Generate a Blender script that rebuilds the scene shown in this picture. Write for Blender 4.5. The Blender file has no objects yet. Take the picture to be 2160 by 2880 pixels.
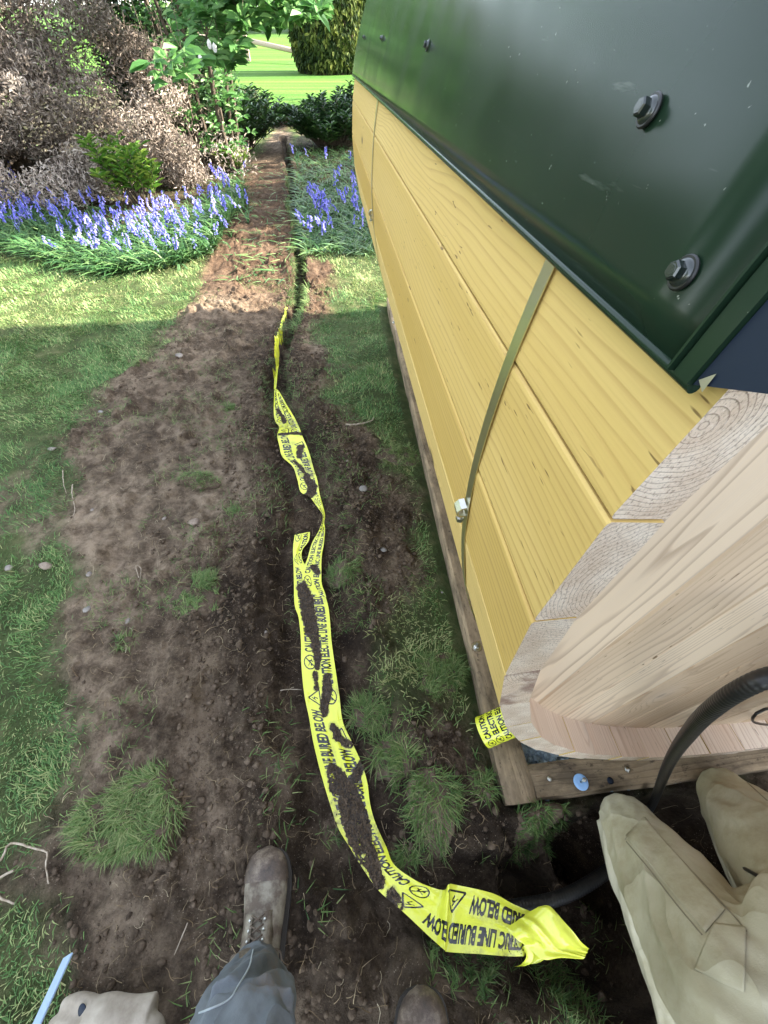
import bpy, bmesh, math, random
import numpy as np
from mathutils import Vector, Matrix
rnd = random.Random(7)
rng = np.random.default_rng(7)
R_ = math.radians
scene = bpy.context.scene
COL = scene.collection

# ------------------------------------------------------------------ camera, world, sun, exposure
FPX, PITCH, H = 1141.0, R_(49.05), 1.50
cam_d = bpy.data.cameras.new('camera'); cam = bpy.data.objects.new('camera', cam_d); COL.objects.link(cam)
cam.location = (0, 0, H); cam.rotation_euler = (math.pi/2 - PITCH, 0, 0)
cam_d.sensor_fit = 'VERTICAL'; cam_d.sensor_height = 24.0; cam_d.lens = 24.0*FPX/2880.0
cam_d.clip_start = 0.02; cam_d.clip_end = 1000
scene.camera = cam
SUN_EL, SUN_AZ = R_(31), R_(84)          # azimuth measured from +Y towards +X
SHD = Vector((-math.sin(SUN_AZ), -math.cos(SUN_AZ), 0))
world = bpy.data.worlds.new('World'); scene.world = world; world.use_nodes = True
wn = world.node_tree; bg = wn.nodes['Background']
sky = wn.nodes.new('ShaderNodeTexSky'); sky.sky_type = 'NISHITA'; sky.sun_disc = False
sky.sun_elevation = SUN_EL; sky.sun_rotation = SUN_AZ
hs_ = wn.nodes.new('ShaderNodeHueSaturation'); hs_.inputs['Saturation'].default_value = .46      # sky desaturated so the shaded ground reads neutral
wn.links.new(sky.outputs[0], hs_.inputs['Color']); wn.links.new(hs_.outputs[0], bg.inputs[0]); bg.inputs[1].default_value = 0.15
sd = bpy.data.lights.new('sun', 'SUN'); sun = bpy.data.objects.new('sun', sd); COL.objects.link(sun)
sd.energy = 3.9; sd.angle = R_(0.53); sd.color = (1.0, 0.93, 0.80)
sdir = Vector((math.sin(SUN_AZ)*math.cos(SUN_EL), math.cos(SUN_AZ)*math.cos(SUN_EL), math.sin(SUN_EL)))
sun.rotation_euler = sdir.to_track_quat('Z', 'Y').to_euler()
scene.view_settings.view_transform = 'Standard'; scene.view_settings.look = 'None'
scene.view_settings.exposure = 3.0; scene.view_settings.gamma = 1.0
scene.cycles.use_denoising = True
scene.cycles.max_bounces = 8; scene.cycles.diffuse_bounces = 4

# ------------------------------------------------------------------ helpers
def tag(o, label=None, cat=None, group=None, kind=None):
    if label: o['label'] = label
    if cat: o['category'] = cat
    if group: o['group'] = group
    if kind: o['kind'] = kind
    return o
def empty(name, loc=(0, 0, 0)):
    o = bpy.data.objects.new(name, None); o.location = loc; COL.objects.link(o); o.empty_display_size = .1
    return o
def pyobj(name, verts, faces, mats, parent=None, smooth=True, fmat=None, attrs=None, uvs=None):
    me = bpy.data.meshes.new(name)
    verts = np.asarray(verts, dtype=np.float32)
    if isinstance(faces, np.ndarray):
        n, k = faces.shape
        me.vertices.add(len(verts)); me.vertices.foreach_set('co', verts.ravel())
        me.loops.add(n*k); me.loops.foreach_set('vertex_index', faces.astype(np.int32).ravel())
        me.polygons.add(n); me.polygons.foreach_set('loop_start', np.arange(n, dtype=np.int32)*k)
        me.update(calc_edges=True)
    else:
        me.from_pydata([tuple(map(float, v)) for v in verts], [], faces)
    for m in (mats if isinstance(mats, (list, tuple)) else [mats]): me.materials.append(m)
    if fmat is not None: me.polygons.foreach_set('material_index', np.asarray(fmat, dtype=np.int32))
    me.polygons.foreach_set('use_smooth', np.full(len(me.polygons), smooth))
    if attrs:
        for k_, a in attrs.items():
            at = me.attributes.new(k_, 'FLOAT', 'POINT'); at.data.foreach_set('value', np.asarray(a, dtype=np.float32))
    if uvs is not None:
        uv = me.uv_layers.new(name='UVMap'); li = np.zeros(len(me.loops), dtype=np.int32); me.loops.foreach_get('vertex_index', li)
        uv.data.foreach_set('uv', np.asarray(uvs, dtype=np.float32)[li].ravel())
    me.update()
    o = bpy.data.objects.new(name, me); COL.objects.link(o)
    if parent: o.parent = parent
    return o
class MB:
    """collects shapes for one mesh"""
    def __init__(s): s.v = []; s.f = []; s.m = []
    def add(s, vs, fs, m=0):
        b = len(s.v); s.v += [tuple(v) for v in vs]; s.f += [[b+i for i in f] for f in fs]; s.m += [m]*len(fs)
    def box(s, c, d, mat=None, m=0, bev=0.0):
        x, y, z = d[0]/2, d[1]/2, d[2]/2
        bm = bmesh.new(); bmesh.ops.create_cube(bm, size=1)
        bmesh.ops.scale(bm, vec=Vector(d), verts=bm.verts)
        if bev: bmesh.ops.bevel(bm, geom=bm.edges[:], offset=bev, segments=2, affect='EDGES')
        M = mat if mat is not None else Matrix.Identity(3)
        vs = [tuple(Vector(c)+M @ v.co) for v in bm.verts]; bm.verts.index_update()
        s.add(vs, [[v.index for v in f.verts] for f in bm.faces], m); bm.free()
    def tube(s, pts, rad, n=8, m=0, cap=True):
        pts = [Vector(p) for p in pts]; k = len(pts)
        rad = rad if isinstance(rad, (list, tuple, np.ndarray)) else [rad]*k
        t0 = (pts[1]-pts[0]).normalized(); a = t0.orthogonal().normalized(); vs = []
        for i in range(k):
            t = (pts[min(i+1, k-1)]-pts[max(i-1, 0)]).normalized()
            a = (a - t*a.dot(t)).normalized(); b = t.cross(a)
            for j in range(n):
                q = 2*math.pi*j/n; vs.append(pts[i]+(a*math.cos(q)+b*math.sin(q))*rad[i])
        fs = [[i*n+j, i*n+(j+1) % n, (i+1)*n+(j+1) % n, (i+1)*n+j] for i in range(k-1) for j in range(n)]
        if cap: fs += [list(range(n))[::-1], [(k-1)*n+j for j in range(n)]]
        s.add(vs, fs, m)
    def lathe(s, prof, n=24, M=None, o=(0, 0, 0), m=0):
        M = M or Matrix.Identity(3); o = Vector(o); vs = []
        for r, z in prof:
            for j in range(n):
                q = 2*math.pi*j/n; vs.append(o+M @ Vector((r*math.cos(q), r*math.sin(q), z)))
        k = len(prof)
        fs = [[i*n+j, i*n+(j+1) % n, (i+1)*n+(j+1) % n, (i+1)*n+j] for i in range(k-1) for j in range(n)]
        fs += [list(range(n))[::-1], [(k-1)*n+j for j in range(n)]]
        s.add(vs, fs, m)
    def build(s, name, mats, parent=None, smooth=False):
        return pyobj(name, s.v, s.f, mats, parent, smooth, s.m)
def smooth_by_angle(o, deg=35):
    me = o.data; bm = bmesh.new(); bm.from_mesh(me)
    for e in bm.edges:
        e.smooth = (len(e.link_faces) == 2 and e.calc_face_angle(3.1) < R_(deg))
    for f in bm.faces: f.smooth = True
    bm.to_mesh(me); bm.free()
def copy_tree(o, parent=None):
    c = o.copy(); COL.objects.link(c); c.parent = parent
    for ch in list(o.children): copy_tree(ch, c)
    return c

# value noise
_perm = rng.random((256, 256))
def vnoise(x, y, seed=0):
    x = np.asarray(x, float)+seed*17.31; y = np.asarray(y, float)+seed*9.7
    xi = np.floor(x).astype(int); yi = np.floor(y).astype(int); fx = x-xi; fy = y-yi
    fx = fx*fx*fx*(fx*(fx*6-15)+10); fy = fy*fy*fy*(fy*(fy*6-15)+10)
    a = _perm[xi % 256, yi % 256]; b = _perm[(xi+1) % 256, yi % 256]; c = _perm[xi % 256, (yi+1) % 256]; d = _perm[(xi+1) % 256, (yi+1) % 256]
    return (a*(1-fx)+b*fx)*(1-fy)+(c*(1-fx)+d*fx)*fy
def fbm(x, y, f=1., o=4, seed=0, g=.5):
    t = 0; a = 1.; n = 0
    for i in range(o):
        ff = f*2**i; c, s = math.cos(.7*i+seed), math.sin(.7*i+seed)
        t = t+a*vnoise((x*c-y*s)*ff, (x*s+y*c)*ff, seed+i); n += a; a *= g
    return t/n-.5
def sstep(a, b, x):
    t = np.clip((x-a)/(b-a), 0, 1); return t*t*(3-2*t)

# pixel of the photograph (2160 x 2880) -> point on a horizontal plane / on the terrain
CP, SP = math.cos(PITCH), math.sin(PITCH)
def ray(px, py):
    x = np.asarray(px, float)-1080; y = np.asarray(py, float)-1440
    return np.stack([x/FPX, CP-y/FPX*SP, -SP-y/FPX*CP], -1)
def uz(px, py, z=0.):
    d = ray(px, py); t = (z-H)/d[..., 2]
    return np.stack([d[..., 0]*t, d[..., 1]*t, np.full_like(t, 1.)*z], -1)
def ud(px, py, dist):
    d = ray(px, py); d = d/np.linalg.norm(d); return Vector((d[0]*dist, d[1]*dist, H+d[2]*dist))
def project(P):
    P = np.asarray(P, float); X, Y, Z = P[..., 0], P[..., 1], P[..., 2]-H
    cf = Y*CP-Z*SP; cu = Y*SP+Z*CP
    return 1080+FPX*X/cf, 1440-FPX*cu/cf, cf
def polydist(x, y, pts, vals=None):
    """distance to a polyline and values interpolated along it"""
    x = np.asarray(x, float); y = np.asarray(y, float)
    best = np.full(x.shape, 1e9); out = [np.zeros(x.shape) for _ in (vals[0] if vals is not None else [])]
    for i in range(len(pts)-1):
        ax_, ay_ = pts[i][0], pts[i][1]; dx, dy = pts[i+1][0]-ax_, pts[i+1][1]-ay_
        t = np.clip(((x-ax_)*dx+(y-ay_)*dy)/(dx*dx+dy*dy+1e-12), 0, 1)
        d = np.hypot(x-ax_-t*dx, y-ay_-t*dy); k = d < best; best = np.where(k, d, best)
        for j in range(len(out)): out[j] = np.where(k, vals[i][j]*(1-t)+vals[i+1][j]*t, out[j])
    return (best, *out)
def sdpoly(x, y, P):
    """signed distance to polygon (negative inside)"""
    x = np.asarray(x, float); y = np.asarray(y, float); best = np.full(x.shape, 1e9); ins = np.zeros(x.shape, bool)
    n = len(P)
    for i in range(n):
        ax_, ay_ = P[i]; bx_, by_ = P[(i+1) % n]; dx, dy = bx_-ax_, by_-ay_
        t = np.clip(((x-ax_)*dx+(y-ay_)*dy)/(dx*dx+dy*dy+1e-12), 0, 1)
        best = np.minimum(best, np.hypot(x-ax_-t*dx, y-ay_-t*dy))
        if abs(dy) > 1e-12:
            c = ((ay_ > y) != (by_ > y)) & (x < dx*(y-ay_)/dy+ax_); ins ^= c
    return np.where(ins, -best, best)
D2P = 2160/1659.
def PXY(lst, k=D2P): return [tuple(uz(a*k, b*k)[:2]) for a, b in lst]

# ------------------------------------------------------------------ sauna frame of reference (axis along AX)
YAW = R_(-6.01)
AX = Vector((math.sin(YAW), math.cos(YAW), 0)); PR = Vector((math.cos(YAW), -math.sin(YAW), 0)); UP = Vector((0, 0, 1))
RB, S0, S1, XC, ZC = 1.0724, 0.14, 2.95, 1.2124, 1.1724
def loc_bar(pr, s, z): return PR*pr+AX*s+UP*z
def cyl(th, s, r): return PR*(XC+r*math.cos(th))+AX*s+UP*(ZC+r*math.sin(th))

# ------------------------------------------------------------------ terrain
TR = [(560, 355, .10, .10), (796, 400, .07, .10), (815, 490, .06, .18), (824, 560, .085, .20), (836, 640, .055, .2), (838, 700, .08, .22), (845, 760, .06, .24), (842, 810, .075, .26), (838, 872, .055, .2), (808, 950, .06, .12),
      (775, 1058, .08, .15), (785, 1095, .10, .08), (815, 1220, .16, .055), (860, 1350, .17, .06), (872, 1500, .19, .06), (872, 1700, .20, .06),
      (905, 1900, .20, .065), (960, 2100, .21, .07), (1010, 2300, .20, .075), (1105, 2450, .17, .08), (1290, 2560, .16, .10), (1500, 2560, .16, .16)]
TRP = [tuple(uz(a[0], a[1])[:2]) for a in TR][1:]; TRV = [(a[2], a[3]) for a in TR][1:]
SOIL = PXY([(600, 262), (560, 340), (520, 372), (505, 440), (470, 520), (440, 560), (412, 640), (372, 690), (335, 745), (285, 800), (200, 860), (140, 920), (104, 970),
            (128, 1060), (92, 1130), (150, 1180), (215, 1250), (150, 1330), (112, 1450), (85, 1510), (108, 1620), (128, 1720), (92, 1800), (20, 1880),
            (-40, 1960), (60, 2010), (150, 2080), (120, 2160), (40, 2230), (0, 2500), (1900, 2500), (1900, 1700), (1400, 1690), (1085, 1735), (1050, 1560), (1015, 1510),
            (900, 1520), (835, 1480), (842, 1410), (862, 1350), (878, 1240), (868, 1150), (882, 1090), (832, 1030), (790, 960), (742, 870), (704, 790),
            (692, 720), (700, 668), (720, 620), (708, 575), (672, 560), (664, 500), (650, 400), (640, 340), (632, 262)])
BED = PXY([(-260, 330), (-150, 500), (0, 545), (120, 570), (260, 560), (380, 575), (450, 560), (520, 500), (530, 400), (560, 260), (560, 215), (300, 230), (60, 230)])
BEDR = PXY([(640, 262), (640, 330), (652, 430), (660, 520), (720, 545), (815, 530), (830, 440), (790, 262)])
def soil_mask(x, y):
    d = sdpoly(x, y, SOIL)
    n = fbm(x, y, 2.2, 3, 3)*.35+fbm(x, y, 9, 3, 4)*.14+fbm(x, y, 35, 2, 5)*.05
    sc = 1+np.maximum(0, y-3)*.15
    return sstep(.11, -.09, (d+n)*1.0/sc)
def bed_mask(x, y):
    return np.maximum(sstep(.12, -.12, sdpoly(x, y, BED)+fbm(x, y, 3, 3, 8)*.3), sstep(.1, -.1, sdpoly(x, y, BEDR)+fbm(x, y, 3, 3, 9)*.25))
def base_z(x, y):
    z = .02*np.maximum(0, y-8)+.03*np.maximum(0, y-46)
    return z
MOUNDS = [(uz(560, 1010)[:2], .45, .05), (uz(330, 1250)[:2], .4, .03), (uz(1000, 1500)[:2], .16, .045), (uz(960, 1150)[:2], .2, .04), (uz(660, 640)[:2], .6, .09),
          (uz(1130, 2050)[:2], .18, .055), (uz(1250, 2300)[:2], .16, .06), (uz(1480, 2380)[:2], .12, .05), (uz(520, 2050)[:2], .5, .02), (uz(640, 880)[:2], .4, .07)]
PITC = [(uz(1700, 2560)[:2], (.24, .22), .36), (uz(1900, 2400)[:2], (.26, .20), .30)]
def terrain(x, y, micro=True):
    x = np.asarray(x, float); y = np.asarray(y, float)
    m = soil_mask(x, y); z = base_z(x, y)
    u = x*PR.x+y*PR.y; s = x*AX.x+y*AX.y
    pad = sstep(.33, .40, u)*sstep(2.6, 2.5, u)*sstep(.06, .12, s)*sstep(3.75, 3.6, s)
    for (c, r, h) in MOUNDS: z = z+h*np.exp(-((x-c[0])**2+(y-c[1])**2)/(r*r))*(.5+.5*m)
    d, w, dp = polydist(x, y, TRP, TRV)
    wob = 1+fbm(x, y, 7, 4, 11, .6)*1.1
    prof = sstep(1.0, .55, d/(w*wob)); z = z-dp*prof*(1-pad)
    rim = np.exp(-((d-w*1.35)/.07)**2)*.018*m; z = z+rim
    for (c, r, h) in PITC:
        q = np.sqrt(((x-c[0])/r[0])**2+((y-c[1])/r[1])**2)*(1+fbm(x, y, 5, 3, 13)*.5); z = z-h*sstep(1.05, .7, q)*(1-pad)*sstep(.02, -.0, s-.06)
    if micro:
        far = 1/(1+np.maximum(0, y-5)*.25)
        r1 = fbm(x, y, 3.2, 3, 21)*.045; r2 = fbm(x, y, 12, 3, 22)
        cl = np.abs(fbm(x, y, 26, 3, 23, .6)); r2 = r2*.040+fbm(x, y, 34, 3, 24)*.020*sstep(-.15, .12, fbm(x, y, 2.2, 2, 29))
        z = z+m*(r1+r2*1.35*far)*(1-.65*prof)*(1-pad)+(1-m)*(fbm(x, y, 4, 3, 25)*.02)*far*(1-pad)
        # crisp clods / ridges of spoil
        rdg = np.maximum(0, fbm(x, y, 9, 4, 31, .6)-.11)*.20*m*(1-prof)*far*(1-pad); z = z+rdg
    return z*(1-pad)+(-.02)*pad
def gz(x, y): return float(terrain(np.array([x]), np.array([y]))[0])
def G(px, py, k=1.):
    px, py = px*k, py*k; z = 0.
    for _ in range(8):
        p = uz(px, py, z); z = .5*z+.5*float(terrain(p[:1], p[1:2], False)[0])
    p = uz(px, py, z); return Vector((p[0], p[1], gz(p[0], p[1])))
def Gd(x, y): return G(x, y, D2P)

# ------------------------------------------------------------------ materials
class NT:
    def __init__(s, name):
        s.mat = bpy.data.materials.new(name); s.mat.use_nodes = True; s.t = s.mat.node_tree
        s.b = s.t.nodes['Principled BSDF']; s.out = s.t.nodes['Material Output']
    def n(s, typ, **kw):
        nd = s.t.nodes.new('ShaderNode'+typ)
        for k, v in kw.items():
            if k.startswith('_'): setattr(nd, k[1:], v)
            else:
                key = int(k[1:]) if k[0] == 'i' and k[1:].isdigit() else k.replace('__', ' ')
                s.set(nd.inputs[key], v)
        return nd
    def set(s, inp, v):
        if isinstance(v, bpy.types.NodeSocket): s.t.links.new(v, inp)
        elif isinstance(v, bpy.types.Node): s.t.links.new(v.outputs[0], inp)
        else: inp.default_value = v
    def coord(s, w='Object'): return s.n('TexCoord').outputs[w]
    def attr(s, nm): return s.n('Attribute', _attribute_name=nm).outputs['Fac']
    def mapv(s, v, scale=(1, 1, 1), loc=(0, 0, 0), rot=(0, 0, 0)): return s.n('Mapping', Vector=v, Scale=scale, Location=loc, Rotation=rot).outputs[0]
    def noise(s, v, sc, det=4, rough=.55, dist=0., col=False): return s.n('TexNoise', Vector=v, Scale=sc, Detail=det, Roughness=rough, Distortion=dist).outputs[1 if col else 0]
    def math(s, op, a, b=0., c=0.):
        nd = s.n('Math', _operation=op); s.set(nd.inputs[0], a); s.set(nd.inputs[1], b); s.set(nd.inputs[2], c); return nd.outputs[0]
    def ramp(s, f, stops, mode='LINEAR'):
        nd = s.n('ValToRGB', Fac=f); cr = nd.color_ramp; cr.interpolation = mode
        while len(cr.elements) > 1: cr.elements.remove(cr.elements[-1])
        for i, (p, c) in enumerate(stops):
            c = (c, c, c, 1) if not isinstance(c, (tuple, list)) else (*c[:3], 1)
            e = cr.elements[0] if i == 0 else cr.elements.new(p)
            e.position = p; e.color = c
        return nd.outputs[0]
    def mix(s, f, a, b, mode='MIX'):
        nd = s.n('Mix', _data_type='RGBA', _blend_type=mode)
        s.set(nd.inputs[0], f)
        for i, v in ((6, a), (7, b)):
            s.set(nd.inputs[i], (*v[:3], 1) if isinstance(v, (tuple, list)) else v)
        return nd.outputs[2]
    def bump(s, h, strength=.5, dist=.01, normal=None):
        nd = s.n('Bump', Height=h, Strength=strength, Distance=dist)
        if normal is not None: s.set(nd.inputs['Normal'], normal)
        return nd.outputs[0]
    def fin(s, col=None, rough=None, normal=None, metal=None, spec=None, **kw):
        b = s.b
        if col is not None: s.set(b.inputs['Base Color'], (*col[:3], 1) if isinstance(col, (tuple, list)) else col)
        if rough is not None: s.set(b.inputs['Roughness'], rough)
        if normal is not None: s.set(b.inputs['Normal'], normal)
        if metal is not None: s.set(b.inputs['Metallic'], metal)
        if spec is not None: s.set(b.inputs['Specular IOR Level'], spec)
        for k, v in kw.items(): s.set(b.inputs[k.replace('__', ' ')], v)
        return s.mat
def objrand(t): return t.n('ObjectInfo').outputs['Random']
def leaf_mat(name, dark, mid, light, rough=.5, trans=.25, spec=.4):
    t = NT(name); a = t.attr('var')
    c = t.ramp(a, [(0, dark), (.5, mid), (1, light)])
    t.fin(c, rough, spec=spec)
    tr = t.n('BsdfTranslucent'); t.set(tr.inputs[0], c)
    mx = t.n('MixShader', i0=trans); t.set(mx.inputs[1], t.b.outputs[0]); t.set(mx.inputs[2], tr)
    t.t.links.new(mx.outputs[0], t.out.inputs[0])
    return t.mat

M = {}
# ground: turned soil and lawn base in one sheet
t = NT('soil_and_turf'); co = t.coord(); m = t.attr('soil')
n1 = t.noise(co, 1.7, 5, .6); n2 = t.noise(co, 14, 6, .65); n3 = t.noise(co, 90, 5, .7); n4 = t.noise(co, 5, 4, .6)
dk = (.030, .021, .014); md = (.110, .078, .052); lt = (.28, .21, .145)
soil = t.ramp(t.math('ADD', t.math('MULTIPLY', n1, .45), t.math('ADD', t.math('MULTIPLY', n2, .35), t.math('MULTIPLY', n3, .25))), [(.43, dk), (.52, md), (.61, lt)])
red = t.attr('red'); soil = t.mix(red, soil, t.ramp(n2, [(.3, (.040, .023, .014)), (.7, (.125, .072, .043))]))
pl_ = t.attr('pale'); soil = t.mix(t.math('MULTIPLY', pl_, t.ramp(n1, [(.4, .35), (.6, .85)])), soil, t.ramp(n2, [(.38, (.12, .088, .060)), (.62, (.36, .28, .20))])); dark_soil_shade = t.attr('dark_soil_shade'); soil = t.mix(dark_soil_shade, soil, t.mix(.72, soil, (.014, .009, .006)))
speck = t.n('TexVoronoi', Vector=co, Scale=120.).outputs['Distance']
soil = t.mix(t.math('MULTIPLY', t.math('LESS_THAN', speck, .16), t.ramp(n4, [(.45, 0), (.6, .8)])), soil, (.34, .28, .21))
gb = t.ramp(t.math('ADD', t.math('MULTIPLY', n4, .5), t.math('MULTIPLY', n2, .5)), [(.35, (.045, .052, .022)), (.5, (.060, .085, .028)), (.65, (.13, .13, .060))])
farg = t.attr('far')
stripe = t.noise(t.mapv(co, (.05, .9, 1)), 1.3, 4, .6)
fg = t.ramp(t.math('ADD', t.math('MULTIPLY', stripe, .7), t.math('MULTIPLY', n2, .3)), [(.35, (.035, .095, .012)), (.5, (.065, .15, .020)), (.66, (.13, .22, .035))])
gcol = t.mix(farg, gb, fg)
col = t.mix(m, gcol, soil)
hgt = t.math('ADD', t.math('MULTIPLY', n3, .6), t.math('MULTIPLY', t.noise(co, 260, 3, .7), .4))
bm1 = t.bump(t.noise(co, 38, 6, .75), .9, .03); bm2 = t.bump(hgt, .9, .008, bm1)
M['ground'] = t.fin(col, .95, bm2, spec=.15)
M['blade'] = leaf_mat('grass_blade', (.045, .115, .036), (.13, .24, .070), (.37, .38, .17), .55, .25, .25)
M['turf'] = leaf_mat('turf_blade', (.045, .10, .030), (.11, .18, .05), (.28, .30, .13), .55, .25, .25)
M['straw'] = leaf_mat('dry_straw', (.16, .11, .06), (.30, .23, .14), (.46, .40, .28), .8, .1, .2)
t = NT('soil_clod'); co = t.coord(); n = t.noise(co, 55, 5, .7); r = objrand(t)
M['clod'] = t.fin(t.ramp(t.math('ADD', t.math('MULTIPLY', n, .7), t.math('MULTIPLY', t.noise(co, 2.1), .3)), [(.35, (.045, .033, .023)), (.55, (.115, .085, .060)), (.7, (.21, .162, .118))]), .95, t.bump(n, .8, .01), spec=.1)
t = NT('stone'); co = t.coord(); n = t.noise(co, 30, 5, .6); r = objrand(t)
M['stone'] = t.fin(t.mix(r, t.ramp(n, [(.3, (.13, .095, .07)), (.7, (.30, .235, .18))]), t.ramp(n, [(.3, (.12, .115, .11)), (.7, (.28, .27, .25))])), .8, t.bump(n, .4, .005), spec=.3)
t = NT('gravel'); co = t.coord(); vo = t.n('TexVoronoi', Vector=co, Scale=60.)
M['gravel'] = t.fin(t.ramp(t.noise(co, 45, 4), [(.3, (.07, .10, .12)), (.55, (.20, .26, .30)), (.75, (.42, .48, .5))]), .75, t.bump(t.noise(co, 150), .4, .004))
# cedar: UV u = across, v = along the board (metres)
def wood(name, cols, knots=True, freq=55., dirt=.0, rough=.6, bump=.15, warpk=12., ringk=.62):
    t = NT(name); uv = t.n('UVMap').outputs[0]; r = objrand(t)
    off = t.n('CombineXYZ', X=t.math('MULTIPLY', r, 37.), Y=t.math('MULTIPLY', r, 91.), Z=t.math('MULTIPLY', r, 13.)).outputs[0]
    v = t.n('VectorMath', _operation='ADD'); t.set(v.inputs[0], uv); t.set(v.inputs[1], off); v = v.outputs[0]
    sx = t.n('SeparateXYZ', Vector=v)
    warp = t.noise(t.mapv(v, (7., .75, 1)), 1.0, 3, .5); w2 = t.noise(t.mapv(v, (24., 1.8, 1)), 1.0, 3, .55)
    ph = t.math('ADD', t.math('MULTIPLY', sx.outputs[0], freq), t.math('ADD', t.math('MULTIPLY', warp, warpk), t.math('MULTIPLY', w2, 1.3)))
    knot = None
    if knots:
        kv = t.n('TexVoronoi', Vector=t.mapv(v, (6.0, 2.3, 1)), Scale=1., Randomness=1.)
        kd = kv.outputs['Distance']; sel = t.math('LESS_THAN', t.n('SeparateColor', Color=kv.outputs['Color']).outputs[0], .30)
        near = t.math('MULTIPLY', t.ramp(kd, [(0, 1.), (.34, 0.)], 'EASE'), sel)
        ph = t.math('ADD', ph, t.math('MULTIPLY', near, 5.))
        knot = t.math('MULTIPLY', t.ramp(kd, [(.055, 1.), (.085, 0.)]), sel)
        halo = t.math('MULTIPLY', t.ramp(kd, [(.06, .8), (.20, 0.)]), sel)
    fr = t.math('FRACT', ph); ring = t.ramp(fr, [(0, .0), (.60, .12), (.88, 1.), (.94, .8), (1., 0.)])
    fib = t.noise(t.mapv(v, (420., 5., 1)), 1.0, 3, .6)
    broad = t.noise(t.mapv(v, (9., .5, 1)), 1.0, 3)
    c = t.ramp(t.math('ADD', t.math('MULTIPLY', broad, .8), t.math('MULTIPLY', r, .7)), [(.35, cols[0]), (.95, cols[1])])
    c = t.mix(t.math('MULTIPLY', ring, t.math('MULTIPLY', t.ramp(broad, [(.35, .45), (.65, 1.)]), ringk)), c, cols[2]); c = t.mix(t.math('MULTIPLY', t.ramp(fib, [(.42, 0), (.7, 1)]), .22), c, cols[3])
    pk = t.noise(t.mapv(v, (190., 26., 1)), 1., 2, .5); blot = t.noise(t.mapv(v, (4., 1.4, 1)), 1., 2)
    pit = t.math('MULTIPLY', t.ramp(pk, [(.69, 0.), (.73, 1.)]), t.ramp(blot, [(.45, 0), (.55, 1)]))
    c = t.mix(t.math('MULTIPLY', pit, .8), c, (.13, .065, .022))
    if knots:
        c = t.mix(t.math('MULTIPLY', halo, .5), c, cols[3]); c = t.mix(knot, c, cols[4])
    if dirt:
        dn = t.noise(t.mapv(v, (7., 3., 1)), 1.6, 6, .7); c = t.mix(t.math('MULTIPLY', t.ramp(dn, [(.42, 0), (.65, 1)]), dirt), c, (.05, .038, .026))
        sp = t.noise(t.mapv(v, (60., 30., 1)), 1., 4, .7); c = t.mix(t.math('MULTIPLY', t.ramp(sp, [(.58, 0), (.68, 1)]), dirt), c, (.035, .025, .018))
    b = t.bump(t.math('SUBTRACT', t.math('MULTIPLY', fib, .6), t.math('ADD', t.math('MULTIPLY', ring, .35), t.math('MULTIPLY', pit, .8))), bump, .003)
    return t.fin(c, rough, b, spec=.3)
M['stave'] = wood('cedar_stave', [(.53, .345, .082), (.70, .51, .19), (.40, .23, .07), (.46, .29, .10), (.11, .07, .035)], freq=120.)
M['stave_in'] = wood('cedar_stave_inner', [(.60, .40, .27), (.84, .70, .56), (.46, .28, .18), (.62, .50, .40), (.2, .12, .08)], freq=70.)
M['board'] = wood('cedar_end_board', [(.48, .33, .20), (.80, .64, .46), (.28, .165, .095), (.72, .60, .48), (.20, .14, .11)], freq=60.)
M['timber'] = wood('landscape_timber', [(.25, .18, .11), (.36, .27, .17), (.17, .12, .075), (.20, .14, .09), (.07, .05, .03)], freq=40., dirt=.75, rough=.9, bump=.6, knots=False)
# end grain: rings around an off-centre pith, UV metres across / radial
t = NT('cedar_end_grain'); uv = t.n('UVMap').outputs[0]; r = objrand(t)
cx = t.n('CombineXYZ', X=t.math('MULTIPLY_ADD', r, .16, -.08), Y=t.math('MULTIPLY_ADD', t.math('FRACT', t.math('MULTIPLY', r, 7.3)), .12, -.09), Z=0.).outputs[0]
dv = t.n('VectorMath', _operation='SUBTRACT'); t.set(dv.inputs[0], uv); t.set(dv.inputs[1], cx)
ln = t.n('VectorMath', _operation='LENGTH'); t.set(ln.inputs[0], dv.outputs[0])
d = t.math('ADD', ln.outputs['Value'], t.math('MULTIPLY', t.noise(uv, 18, 2), .02))
fr = t.math('FRACT', t.math('MULTIPLY', d, 260.)); ring = t.ramp(fr, [(0, 0), (.74, .08), (.92, .8), (1, 0)])
n = t.noise(t.mapv(uv, (1., 2.2, 1)), 300, 4, .75); nn = t.noise(uv, 28, 3)
c = t.mix(t.math('MULTIPLY', ring, .75), t.ramp(nn, [(.3, (.66, .50, .36)), (.7, (.88, .76, .62))]), (.20, .12, .08))
c = t.mix(t.ramp(n, [(.53, 0), (.63, .7)]), c, (.26, .18, .13)); c = t.mix(t.ramp(n, [(.34, .6), (.44, 0)]), c, (.86, .76, .66))
c = t.mix(t.math('MULTIPLY', t.math('GREATER_THAN', r, .72), t.ramp(t.noise(uv, 22, 3), [(.45, 0), (.62, .75)])), c, (.20, .10, .07))
M['endgrain'] = t.fin(c, .85, t.bump(t.math('ADD', n, t.math('MULTIPLY', ring, -.5)), .6, .002), spec=.2)
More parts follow.
